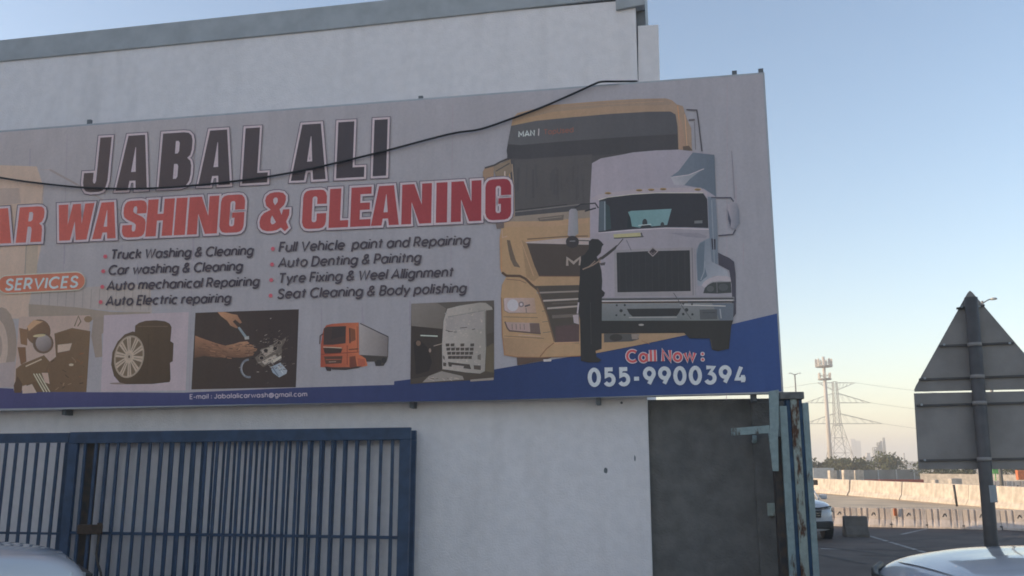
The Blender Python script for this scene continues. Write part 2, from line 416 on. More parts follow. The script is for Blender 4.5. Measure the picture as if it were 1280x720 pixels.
# ================================================================== BIG SIGN (a flat printed sheet on a boxed frame)
VS = -.30                                   # the sign's face stands this far in front of the wall
sg = empty('billboard', W(uz(480, 500, VS)[0], VS, 0), 'huge printed car wash sign board with trucks and black and red lettering', 'billboard')
BX = [(-160, 175.5), (955.5, 90.3), (979.5, 491.5), (-160, 516.8)]
mb = MB(); mb.prism(BX, VS, VS+.20); mb.build('panel', M['alu'], sg)
LAY = [0]
KR = (.330, .388, .440)
def P(c):
    l = lin(c); return tuple(min(.9, max(.004, l[i]/KR[i])) for i in range(3))
def pp_(x, y, layer): return onwall(x, y, VS-.003-layer*1.6e-5)
class Art:
    def __init__(s, name): s.name = name; s.mb = MB()
    def col(s, c): return P(c)
    def poly(s, pts, c, holes=(), grad=None):
        LAY[0] += 1
        loops = [[Vector((x, y, 0)) for x, y in pts]]+[[Vector((x, y, 0)) for x, y in h] for h in holes]
        flat = [p for l in loops for p in l]
        tris = tessellate_polygon(loops)
        if grad:
            (ax, ay), (bx, by), c2 = grad
            d2 = (bx-ax)**2+(by-ay)**2
            A, B = P(c), P(c2); cols = []
            for p in flat:
                t = max(0, min(1, ((p.x-ax)*(bx-ax)+(p.y-ay)*(by-ay))/d2))
                cols.append(tuple(A[i]+(B[i]-A[i])*t for i in range(3)))
        else: cols = P(c)
        s.mb.add([pp_(p.x, p.y, LAY[0]) for p in flat], [tuple(t) for t in tris], 0, cols)
        return s
    def line(s, pts, w, c, closed=False):
        LAY[0] += 1
        n = len(pts); q = [Vector((x, y)) for x, y in pts]
        if closed and (q[0]-q[-1]).length < 1e-6: q = q[:-1]; n -= 1
        L_, R_ = [], []
        for i in range(n):
            a = q[(i-1) % n] if (closed or i > 0) else None
            b = q[(i+1) % n] if (closed or i < n-1) else None
            d1 = (q[i]-a).normalized() if a is not None else None
            d2 = (b-q[i]).normalized() if b is not None else None
            if d1 is None: d1 = d2
            if d2 is None: d2 = d1
            n1 = Vector((-d1.y, d1.x)); n2 = Vector((-d2.y, d2.x)); m = (n1+n2)
            if m.length < .3: m = n1
            m.normalize(); k = 1/max(.72, m.dot(n1))
            L_.append(q[i]+m*w/2*k); R_.append(q[i]-m*w/2*k)
        C = P(c)
        for i in range(n if closed else n-1):
            j = (i+1) % n; l = LAY[0]+(i % 3)*.3
            s.mb.add([pp_(v.x, v.y, l) for v in (L_[i], L_[j], R_[j], R_[i])], [(0, 1, 2, 3)], 0, C)
        return s
    def ell(s, cx, cy, rx, ry, c, n=20, rot=0, grad=None):
        ca, sa = math.cos(rot), math.sin(rot)
        return s.poly([(cx+rx*math.cos(t)*ca-ry*math.sin(t)*sa, cy+rx*math.cos(t)*sa+ry*math.sin(t)*ca) for t in [2*math.pi*i/n for i in range(n)]], c, grad=grad)
    def done(s):
        o = s.mb.build(s.name, M['print'], sg, fix=False)
        # face the street
        me = o.data
        inward = VD
        bm = bmesh.new(); bm.from_mesh(me); bm.normal_update()
        fl = [f for f in bm.faces if f.normal.dot(inward) > 0]
        bmesh.ops.reverse_faces(bm, faces=fl); bm.to_mesh(me); bm.free()
        return o

YEL = (136, 114, 88)
WHT = (121, 118, 128)
# ---- sheet ground
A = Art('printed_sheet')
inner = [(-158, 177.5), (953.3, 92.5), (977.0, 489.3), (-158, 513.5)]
A.poly(inner, (131, 129, 132), grad=((0, 0), (950, 0), (117, 120, 129)))  # lighter, warmer left end: flare glow put into the sheet colour
for x in (80, 240, 562, 905):                # welds between the print's strips
    A.line([(x+4, 170-.0765*x+4), (x-6+x*.01, 500)], .7, (122, 117, 126))
for k in range(40):
    x = random.uniform(-100, 950); y = random.uniform(185-.07*x, 400); A.line([(x, y), (x-.4, y+random.uniform(10, 60))], random.uniform(.5, 1.4), (118, 115, 125))
A.poly([(-158, 482), (0, 485), (108, 490.2), (230, 490.8), (371, 484.6), (492.5, 481), (492.8, 476.5), (617.5, 461.8), (617.5, 500.2), (-158, 513.4)], (60, 60, 92), grad=((60, 0), (610, 0), (32, 45, 80)))
A.poly([(617.5, 461.8), (693, 449), (753, 440), (855.6, 419.3), (971.3, 391.8), (977, 489.2), (617.5, 500.2)], (32, 45, 80), grad=((617, 0), (950, 0), (38, 58, 102)))
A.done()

# ---- left printed truck, in pale tones
A = Art('printed_pale_truck')
A.poly([(-150, 218), (-10, 206), (46, 208), (54, 232), (53, 300), (36, 382), (36, 398), (-150, 402)], (150, 134, 123))
A.poly([(-20, 236), (24, 235), (26, 254), (-20, 258)], (135, 124, 118))
A.poly([(32, 296), (48, 296), (46, 345), (31, 346)], (138, 128, 116))
A.line([(33, 306), (31, 344)], .9, (116, 109, 104))
A.line([(55, 230), (52, 256)], .8, (125, 117, 115))
A.poly([(42, 362), (188, 355), (190, 392), (36, 380)], (133, 128, 126))
for i in range(14):
    x = 52+i*10.4
    A.line([(x, 364-.04*(x-50)), (x-1.2, 382+.045*(x-50))], .9, (120, 114, 111))
A.poly([(36, 380), (95, 384), (140, 390), (188, 390), (188, 394), (132, 396), (131, 402), (100, 398), (36, 399)], (121, 112, 103))
A.line([(62, 212), (97, 231)], 2.4, (121, 114, 113)); A.line([(97, 231), (152, 264)], 1.8, (125, 119, 120)); A.line([(50, 212), (62, 212)], 1, (131, 125, 125))
A.ell(2, 430, 19, 46, (121, 111, 103)); A.ell(-4, 433, 14, 34, (145, 133, 124)); A.ell(-4, 433, 7, 17, (128, 117, 109))
A.poly([(117, 396), (131, 396), (131, 414), (127, 418), (128, 446), (119, 447), (114, 420)], (118, 109, 102))
A.poly([(-150, 470), (18, 452), (24, 484), (-150, 484)], (132, 124, 124))
A.done()

# ---- motorbike picture
A = Art('printed_motorbike')
DK = (84, 68, 52)
A.poly([(24, 396), (113, 394), (108, 490), (17, 488)], (142, 128, 120))
A.poly([(68, 417), (90, 410), (113, 414), (108, 490), (40, 490), (30, 478), (52, 460), (70, 446)], DK, grad=((60, 460), (110, 430), (96, 80, 62)))
A.poly([(72, 431), (90, 429), (87, 438), (72, 441)], (150, 134, 122))
A.poly([(20, 461), (28, 455), (55, 444), (62, 452), (52, 474), (30, 482), (19, 484)], (92, 76, 58))
A.poly([(17, 482), (22, 470), (28, 480), (27, 491), (18, 491)], (74, 60, 48))
A.ell(48, 415, 15, 16, (104, 84, 66), rot=.5, grad=((36, 404), (60, 428), (84, 68, 54))); A.ell(54, 429, 13, 13, (86, 72, 60)); A.ell(54.5, 429, 10, 10.5, (132, 126, 126), grad=((48, 420), (62, 438), (88, 80, 76)))
A.ell(49, 419.5, 8, 1.8, (168, 140, 112), rot=-.1)
A.poly([(34, 408), (42, 400), (54, 402), (46, 406), (36, 414)], (150, 122, 96))
A.poly([(24, 410), (34, 412), (34, 432), (26, 430)], (106, 84, 64)); A.poly([(22, 434), (32, 434), (33, 452), (26, 456)], (98, 76, 58))
A.line([(93, 408), (98, 395), (101, 402), (97, 408)], 1.4, (96, 82, 66)); A.ell(110, 399, 5, 4, (110, 94, 76))
for k in range(3): A.line([(42+k*3.4, 467), (55+k*3.6, 490)], 1.5, (166, 148, 132))
A.poly([(28, 484), (40, 480), (46, 491), (28, 492)], (150, 136, 128)); A.poly([(52, 466), (60, 466), (62, 480), (56, 478)], (146, 130, 120))
A.line([(32, 458), (52, 449)], 1.6, (156, 138, 122)); A.ell(89, 456, 3, 1.6, (160, 140, 122))
for k in range(18):
    x, y = random.uniform(60, 105), random.uniform(440, 486)
    A.line([(x, y), (x+random.uniform(-5, 5), y+random.uniform(-4, 4))], random.uniform(.6, 1.3), random.choice([(120, 100, 80), (66, 54, 42), (110, 78, 56)]))
A.done()

# ---- tyre picture
A = Art('printed_tyres')
A.poly([(130, 394), (236, 390), (232, 488), (126, 490)], (140, 132, 138))
A.ell(150, 479.3, 13, 1.2, (110, 98, 92))
TY = (76, 64, 50)
A.poly([(168.5, 415), (169, 407), (174, 403.5), (182, 401), (195, 400.3), (206, 401.5), (212, 404.5), (214.5, 409), (213, 426.5), (217, 429), (216, 451.5), (212.5, 453.5), (213.2, 474), (212, 477.5), (190, 480), (158, 480.3), (149.5, 478), (142.5, 470), (139, 456), (140.5, 440), (147, 427), (156, 418), (166, 414.3)], TY, grad=((150, 420), (214, 470), (62, 52, 42)))
A.line([(186, 418), (184, 470)], 1, (64, 54, 42)); A.line([(198, 424), (198, 474)], 1, (66, 56, 44))
A.line([(172, 408), (210, 408)], 1, (88, 76, 62))
rim = []
A.ell(161.4, 445.9, 18.5, 27, (128, 118, 106), rot=.22, n=28)
A.ell(161.4, 445.9, 16.4, 24.6, (92, 80, 66), rot=.22, n=28)
def rp(r, t):
    x, y = 17.0*r*math.cos(t), 25.2*r*math.sin(t); ca, sa = math.cos(.22), math.sin(.22)
    return (161.4+x*ca-y*sa, 445.9+x*sa+y*ca)
for i in range(10):
    t = 2*math.pi*i/10
    A.poly([rp(.16, t-.5), rp(1, t-.17), rp(1, t+.13), rp(.16, t+.5)], (142, 132, 120))
    A.line([rp(.35, t), rp(.96, t-.02)], .8, (104, 92, 78))
A.ell(161.4, 445.9, 3.6, 5, (136, 126, 114)); A.ell(161.4, 445.9, 1.2, 1.8, (74, 62, 50))
A.done()

# ---- mechanic picture
A = Art('printed_mechanic_hands')
A.poly([(244.3, 391), (373.6, 386.6), (369.8, 484), (239.2, 486.8)], (58, 50, 44), grad=((240, 460), (372, 420), (50, 43, 42)))
SK = (124, 94, 74)
A.poly([(244, 419.5), (253, 423), (270, 429), (283, 432.5), (287, 439), (284, 446), (270, 447), (255, 445), (243, 447.5)], SK, grad=((262, 426), (258, 447), (76, 58, 48)))
A.poly([(282, 432), (292, 430), (300, 427.5), (309, 426.5), (312, 429), (306, 432), (313, 430.5), (318, 432), (317, 435), (321.5, 436), (320, 439), (312, 440), (318, 441), (316, 444.5), (309, 445.8), (304, 447), (292, 447), (284, 445.5)], (134, 104, 82), grad=((300, 428), (298, 447), (88, 66, 54)))
A.line([(306, 433.5), (318, 432.4)], .8, (70, 54, 46)); A.line([(307, 438.5), (320, 437)], .8, (70, 54, 46)); A.line([(306, 442), (317, 441)], .8, (66, 50, 44))
A.poly([(272, 390.2), (281, 390), (290, 392.5), (296.5, 393.5), (299, 398), (302.5, 403), (300, 404.5), (294, 399.5), (291, 402), (297.5, 409), (296, 410.5), (288, 407), (284, 401), (276, 395)], (140, 108, 84), grad=((280, 390), (298, 408), (112, 84, 66)))
A.poly([(297, 409.5), (299.5, 408.5), (309.5, 421.5), (306.5, 423.2)], (104, 116, 122)); A.poly([(305.5, 421), (311, 420), (311.5, 424), (306, 424.5)], (128, 132, 132))
ENG = (128, 122, 114)
A.poly([(318.5, 447), (325, 442), (326, 436), (337, 433), (344, 428), (352, 425.5), (358, 421), (356, 428), (352, 434), (352.5, 440), (352, 447), (340, 453), (329, 459), (322, 453)], (84, 78, 72))
A.poly([(325, 438), (341, 432.5), (347, 437), (332, 446)], ENG); A.poly([(327, 452), (344, 443), (346, 446.5), (331, 456)], (140, 134, 126)); A.poly([(338, 451), (351, 444.5), (352, 447.5), (340, 455)], (150, 146, 138))
for x, y in ((332.3, 438.2), (344, 435.6), (349, 428.5), (327, 447.5)): A.ell(x, y, 3.3, 2.8, (118, 110, 102)); A.ell(x, y, 2.5, 2.2, (42, 36, 34))
A.poly([(338, 459), (350.5, 453.2), (359, 463), (358, 467), (349, 471.8), (341, 466)], (110, 122, 134), grad=((338, 464), (358, 458), (132, 140, 148)))
A.line([(341, 460), (348, 470)], 1.2, (80, 90, 102)); A.line([(347, 457), (354, 467)], 1, (154, 160, 166))
ar = [(311+9.5*math.cos(t), 460.5+11*math.sin(t)) for t in [math.pi*(.42+.09*i) for i in range(13)]]
A.line(ar, 2.6, (92, 98, 106)); A.line([(x+.6, y) for x, y in ar[3:10]], .9, (130, 134, 138))
for k in range(150):
    x, y = random.gauss(340, 12), random.gauss(441, 13)
    if 246 < x < 368 and 392 < y < 480:
        a = random.uniform(-.9, .2); l = random.uniform(1, 4)
        A.line([(x, y), (x+l*math.cos(a), y+l*math.sin(a))], random.uniform(.4, 1.0), random.choice([(96, 88, 82), (124, 118, 112), (38, 33, 32), (74, 66, 60)]))
A.done()

A = Art('printed_hand_shading')
for k in range(46):
    x = random.uniform(246, 284); y = 424+.18*(x-246)+random.uniform(2, 17)
    A.line([(x, y), (x+random.uniform(3, 9), y+random.uniform(.5, 2.2))], random.uniform(.5, 1.3), random.choice([(112, 85, 67), (100, 76, 61), (88, 68, 55), (122, 94, 74)]))
for k in range(30):
    x, y = random.uniform(286, 314), random.uniform(430, 444)
    A.line([(x, y), (x+random.uniform(2, 6), y+random.uniform(-1.4, .6))], random.uniform(.5, 1.1), random.choice([(118, 92, 73), (96, 74, 60), (138, 108, 86), (80, 62, 52)]))
A.done()
# ---- small red lorry
A = Art('printed_red_lorry')
RD = (126, 64, 50)
A.poly([(449, 404.3), (452.5, 403.8), (485.6, 421), (484.8, 446), (470, 447), (450, 444)], (132, 128, 128), grad=((450, 420), (485, 432), (92, 88, 88)))
A.line([(450, 404.2), (485.4, 421)], 1.2, (52, 50, 56)); A.line([(485.3, 421), (484.5, 446)], .8, (62, 58, 60))
A.poly([(449, 443.5), (485, 445.5), (483.5, 451), (479.5, 457.2), (469.5, 457.5), (468, 452), (459, 452), (450, 456)], (56, 52, 50))
A.poly([(401, 431), (403, 418), (404.5, 411), (408, 406.5), (415, 404.8), (432, 403.6), (448.3, 403.2), (448.8, 443), (457, 448), (459.5, 457), (448, 459.5), (438, 461), (420, 459.5), (400.6, 458.8)], RD, grad=((402, 430), (448, 430), (168, 88, 62)))
A.poly([(404.8, 410.5), (409, 408.5), (432.5, 407.5), (432, 429), (416, 431), (404.3, 431)], (58, 48, 46)); A.poly([(415, 409), (431, 408), (431, 420), (414, 424)], (50, 44, 44))
A.line([(399.7, 430), (400.2, 420), (404, 417)], 1.4, (66, 54, 52)); A.poly([(438, 410), (444, 412), (444.5, 425), (437, 428)], (98, 62, 46)); A.line([(437, 410), (437.4, 429)], 1.6, (64, 44, 40)); A.line([(446.5, 408), (446.8, 440)], 1.2, (120, 66, 48))
A.poly([(404, 435), (420, 434.2), (428, 436), (426, 441.5), (406, 442)], (56, 46, 42)); A.line([(404, 433.8), (427, 435)], 1, (176, 140, 124))
A.poly([(405, 445.5), (428, 445), (427, 454), (407, 455)], (70, 52, 44)); A.line([(407, 449.6), (427, 449.2)], 1, (128, 72, 56)); A.line([(411, 452.4), (420, 452)], 1, (124, 106, 98))
A.line([(401, 443), (449, 440)], .9, (108, 54, 44)); A.line([(434, 432), (434, 456)], .9, (112, 54, 42)); A.line([(436, 437), (448, 436)], 1.4, (88, 52, 40))
A.poly([(406, 458), (415, 459), (413.5, 464), (408.5, 463.5)], (46, 40, 40)); A.poly([(414, 459), (440, 459), (455, 456.5), (448, 460), (432, 462.5), (415, 462)], (54, 46, 44))
A.poly([(437, 446), (444, 445), (446, 458), (437, 460)], (90, 52, 42)); A.poly([(447, 448), (456, 449), (457, 457), (448, 458)], (132, 72, 56))
A.ell(473.5, 453.5, 3.6, 4, (44, 42, 42)); A.ell(480, 450.5, 3.2, 3.6, (44, 42, 42))
A.done()

# ---- foam covered lorry
A = Art('printed_foam_lorry')
A.poly([(514, 379.6), (617.6, 375.4), (617.6, 473.5), (513, 480)], (60, 55, 50))
A.poly([(514, 379.6), (546, 378.3), (558, 384), (553.5, 411), (514.4, 407.4)], (100, 96, 92), grad=((516, 380), (550, 410), (84, 80, 76)))
A.poly([(546, 378.3), (617.6, 375.4), (617.6, 384), (600, 379), (560, 387)], (72, 68, 64))
A.poly([(514.4, 407.6), (553, 411.5), (552, 462), (536, 470), (513.2, 474)], (50, 45, 42))
FO = (134, 131, 128)
A.poly([(559, 386), (575, 382), (600, 378.2), (607, 378.5), (615, 384), (616, 388), (607.5, 388), (607.5, 435), (606, 464), (600, 467), (582, 465.5), (565, 463), (553, 461.5), (552.5, 430), (554.5, 401)], FO, grad=((556, 420), (606, 420), (118, 116, 112)))
A.poly([(557, 397), (604, 388.5), (604, 411), (557, 413)], (122, 119, 118)); A.line([(558, 396.5), (606, 388)], 1, (104, 102, 100))
A.poly([(607.5, 388), (617.6, 387), (617.6, 415), (608, 418)], (66, 62, 58)); A.line([(606.5, 389), (607.5, 434)], 1.1, (90, 88, 84)); A.poly([(608, 434), (617.6, 428), (617.6, 466), (606.5, 464)], (76, 70, 58))
for x0, x1, y in ((557, 563, 412.8), (567, 571, 415), (575, 584, 410), (590, 594, 412), (560, 566, 414.5)): A.line([(x0, y), (x1, y+random.uniform(-1, 1.5))], 1, (74, 70, 68))
for k in range(130):
    x, y = random.uniform(556, 604), random.uniform(386, 462); A.ell(x, y, random.uniform(.5, 1.9), random.uniform(.4, 1.6), random.choice([(137, 134, 131), (126, 123, 120), (131, 128, 125), (119, 116, 113)]), n=7)
for r, (xa, xb) in enumerate(((557, 594), (558, 593), (559, 592), (560, 590))):
    y = 429.5+r*5.2
    for k in range(6):
        x = xa+(xb-xa)*k/6
        if r == 0 and k in (2, 4): continue
        A.poly([(x, y), (x+4.9, y-.3), (x+4.7, y+3.4), (x+.2, y+3.6)], (62, 57, 54))
A.poly([(560, 452.5), (587, 455.5), (589, 461.5), (561, 458)], (60, 55, 52)); A.poly([(565, 456), (580, 457.6), (579, 460.5), (564, 459)], (128, 124, 122)); A.poly([(592, 456.5), (601, 457), (601, 462.5), (592.5, 461.5)], (66, 60, 56)); A.poly([(554, 453), (558, 453.5), (557.5, 458), (554, 457.5)], (66, 60, 56))
A.poly([(597, 444), (601, 442.5), (601, 450), (597, 449)], (84, 80, 76)); A.poly([(553.5, 444), (556, 446), (556, 450), (553.5, 448)], (84, 80, 76))
A.line([(525.5, 419.3), (547, 420.2)], 1.5, (164, 160, 154)); A.line([(542, 432.5), (553, 429.5)], 1, (120, 112, 106))
A.poly([(517, 428), (524, 424), (534, 434), (540, 452), (536, 464), (520, 468)], (40, 36, 35)); A.ell(523, 429, 3, 3.4, (92, 78, 68)); A.ell(537.5, 438, 1.5, 2.6, (118, 106, 98))
A.poly([(536, 470), (552, 464), (578, 470), (580, 474.5), (545, 477), (528, 478)], (112, 108, 104)); A.poly([(588, 474.5), (617, 472), (617, 475), (588, 477)], (116, 112, 108))
for k in range(14): x = random.uniform(532, 575); A.line([(x, 473), (x+random.uniform(3, 9), 473+random.uniform(-2, 3))], .8, random.choice([(80, 74, 70), (136, 132, 128)]))
A.done()

# ---- large yellow truck
A = Art('printed_yellow_truck')
A.poly([(639, 157), (641, 148), (646.5, 141.5), (687.5, 131.5), (720, 128.8), (760, 125.6), (800, 123.5), (832, 122.8), (840, 125.2), (846, 130.4), (853.5, 132.5), (856.5, 142), (860, 152), (864, 160), (865, 190), (865, 300), (857, 418.8), (802, 430.6), (760, 438.7), (726, 445), (677, 447), (645, 446.3), (630, 444), (627.5, 420), (626, 370), (627.3, 356), (632, 347.5), (634, 344.5), (627, 341), (625, 335), (624.5, 297.5), (628, 277), (634, 268)],
       YEL, grad=((640, 300), (860, 180), (118, 104, 92)))
A.poly([(640, 153), (646, 143), (688, 133), (760, 127), (832, 124), (840, 127), (838, 131), (760, 133), (690, 140), (648, 150)], (122, 107, 92), grad=((650, 140), (840, 128), (114, 102, 92)))
A.line([(847, 132), (850, 160), (857, 185)], 1.2, (138, 108, 80)); A.line([(856, 143), (859, 185)], .9, (150, 124, 100))
# screen
A.poly([(639, 157.2), (670, 151), (712.5, 146.8), (760, 142.6), (810, 139.6), (838, 139.4), (844.5, 143), (847, 158), (848, 190), (848, 262), (770, 272), (709, 265), (642.5, 271), (641, 240), (636, 205), (633.2, 188)], (60, 60, 62))
A.poly([(639, 157.2), (670, 151), (712.5, 146.8), (760, 142.6), (810, 139.6), (838, 139.4), (844.5, 143), (846.5, 155), (847, 167.5), (800, 170), (760, 172.5), (700, 177), (650, 181.3), (634.5, 180)], (72, 73, 76), grad=((650, 165), (840, 155), (62, 63, 67)))
A.poly([(634.5, 180.3), (650, 181.5), (700, 177.2), (760, 172.8), (800, 170.2), (847, 167.8), (848, 188), (760, 193), (680, 200), (634, 198)], (54, 54, 57))
A.poly([(643, 200), (740, 193), (738, 256), (700, 258), (645, 262)], (66, 65, 66))
A.line([(642.7, 265), (675, 261.5), (709, 257.5), (738, 254)], 1.4, (92, 90, 90)); A.line([(643, 263), (709, 255.5)], .8, (40, 40, 42))
A.poly([(642.5, 270.5), (709, 264.5), (738, 262), (738, 272), (709, 274), (690, 276), (629, 277)], (112, 104, 96)); A.poly([(672, 272.5), (705, 268.5), (704, 275), (674, 277)], (82, 77, 72)); A.line([(675, 274), (702, 271)], .7, (116, 108, 100))
A.line([(640, 205), (642.5, 236), (643, 270)], 1.4, (120, 108, 96))
for k in range(5): A.line([(676+k*.6, 362+k*13.5), (722, 359+k*12.8)], .6, (82, 76, 70))
for k in range(7): A.line([(664+k*8, 312), (680+k*6.4, 342)], .5, (70, 64, 60))
A.poly([(628, 277), (690, 276.5), (709, 274.5), (735, 273), (735, 279), (690, 283), (630, 284)], (134, 113, 92))
A.poly([(652, 300), (658, 304), (674, 346), (667, 352), (658, 346)], (122, 102, 80)); A.line([(651, 300), (667, 345)], .9, (140, 118, 96))
A.poly([(628, 422), (660, 424), (690, 430), (675, 445.6), (645, 445.6), (631, 443)], (124, 103, 82), grad=((630, 430), (685, 440), (138, 116, 92)))
A.line([(629, 396), (672, 397)], .9, (104, 86, 72)); A.line([(630, 420), (680, 423)], .8, (104, 84, 70))
A.poly([(848, 150), (852, 150), (858, 186), (849, 186)], (124, 105, 92)); A.line([(690, 134), (830, 126.5)], .8, (126, 108, 92))
for k in range(26):
    x = random.uniform(646, 736); A.line([(x, random.uniform(200, 225)), (x+random.uniform(-2, 2), random.uniform(228, 256))], random.uniform(.8, 3), random.choice([(62, 62, 64), (65, 64, 66), (60, 60, 62)]))
# left mirror
A.poly([(603.5, 215), (606, 209.5), (612, 207), (617, 208), (617, 225), (604, 226)], (118, 100, 84)); A.poly([(616, 207), (626, 204), (638, 199), (640, 214), (632, 222), (620, 222)], (104, 94, 82))
A.line([(606, 210), (618, 206.5), (626, 202), (636, 198)], 2.2, (56, 54, 54)); A.line([(620, 214), (637, 204)], 1.6, (66, 64, 62)); A.line([(631, 214), (631, 222)], 1.6, (148, 140, 134))
# right mirror arms
A.line([(858, 137), (871, 137.6), (873.5, 155), (877.5, 189)], 1.7, (62, 62, 68)); A.line([(861, 150), (868.5, 149.6)], 2.2, (78, 76, 80)); A.line([(868, 152), (869.5, 187)], .9, (88, 86, 90)); A.poly([(853.5, 183), (861, 182), (866, 188), (854, 189)], (76, 68, 62))
# front
A.poly([(619.5, 279), (630, 278.5), (630, 285), (621, 286)], (86, 78, 76)); A.line([(627.5, 286), (628, 297), (634, 295)], 1, (142, 124, 110))
A.line([(626, 298), (627, 340)], 1.2, (142, 110, 84))
A.poly([(633.5, 300), (637.5, 300.5), (641, 314), (645, 326), (650.5, 334.5), (642.5, 333), (638, 324), (635.5, 312)], (84, 74, 64))
A.line([(659, 299), (708, 295.5), (735, 295)], 1.4, (92, 76, 62))
A.poly([(656.4, 302.6), (707.5, 297.4), (738, 297), (738, 306), (708, 305.6), (660, 304.6)], (136, 128, 128))
A.poly([(658.5, 304), (708, 305.3), (738, 306), (735, 345.5), (674, 345.6), (668, 332)], (60, 54, 51))
A.line([(674.5, 345.5), (724, 345.6)], 1, (110, 84, 66))
A.line([(627.5, 340.5), (633, 344.6), (650, 345), (657, 348.5), (664, 355.5), (672, 362)], 3.0, (70, 57, 48)); A.line([(633, 349), (650, 350.5), (658, 354)], 1, (104, 82, 66))
A.poly([(668.5, 357.5), (724, 356.3), (724, 429), (693.5, 428), (684, 396), (674, 370)], (62, 58, 54))
for a, b, w, c in (((671, 366), (724, 364), 2.0, (112, 106, 102)), ((679, 376), (724, 373.6), 2.2, (132, 126, 122)), ((684, 385.5), (724, 382.6), 2.2, (128, 122, 118)), ((690, 396), (724, 394), 4, (84, 79, 75)), ((690, 379.5), (724, 378), 2, (74, 69, 64))): A.line([a, b], w, c)
A.poly([(694, 408), (724, 405), (724, 428.5), (694.5, 427.5)], (70, 58, 58))
A.line([(671.5, 360), (684, 394), (693, 427)], 1.8, (92, 74, 60))
A.poly([(629.5, 374), (632, 372.4), (668, 372.4), (670.5, 391.2), (636, 391), (630.5, 388)], (144, 134, 136), grad=((632, 380), (670, 385), (132, 112, 98))); A.line([(629.3, 373), (630.3, 388), (636, 391.2), (671, 391.4)], .9, (112, 94, 82))
A.ell(641, 381.5, 7, 7.5, (156, 148, 154)); A.ell(651.5, 380.5, 3.4, 3.6, (104, 94, 96)); A.ell(651.5, 380.5, 1.6, 1.8, (150, 142, 146)); A.line([(656, 383), (662.5, 381)], 2, (74, 66, 68)); A.line([(657.5, 385), (658, 391)], 1, (96, 86, 84))
A.poly([(631, 402.5), (674, 403.8), (676, 417), (655, 415.5), (637, 413.5), (634, 410)], (132, 116, 112)); A.line([(631, 402), (634, 410), (637, 413.5), (676, 417)], 1.7, (78, 66, 62)); A.poly([(662, 404), (674, 404), (675.5, 416.5), (663, 415)], (86, 74, 70)); A.line([(648, 418.8), (676, 420.5)], 1.1, (140, 124, 110))
for x in (640, 645, 650, 655): A.line([(x, 405), (x+.5, 412)], .8, (96, 84, 84))
A.line([(692.5, 428.5), (683, 436), (675, 446)], 1.3, (112, 82, 62)); A.line([(693, 428.5), (726, 427.6)], 1.2, (148, 120, 98))
A.line([(626.8, 372), (628, 420), (631, 443.5), (645, 446), (677, 446.8), (726, 444.8)], 1.1, (120, 90, 68))
A.poly([(646, 446.8), (677, 447), (690, 446.4), (681, 450.4), (646.6, 456.6)], (72, 60, 54)); A.poly([(679, 449.2), (689.5, 448.6), (689, 451.6), (679.6, 452.2)], (156, 146, 148))
A.done()
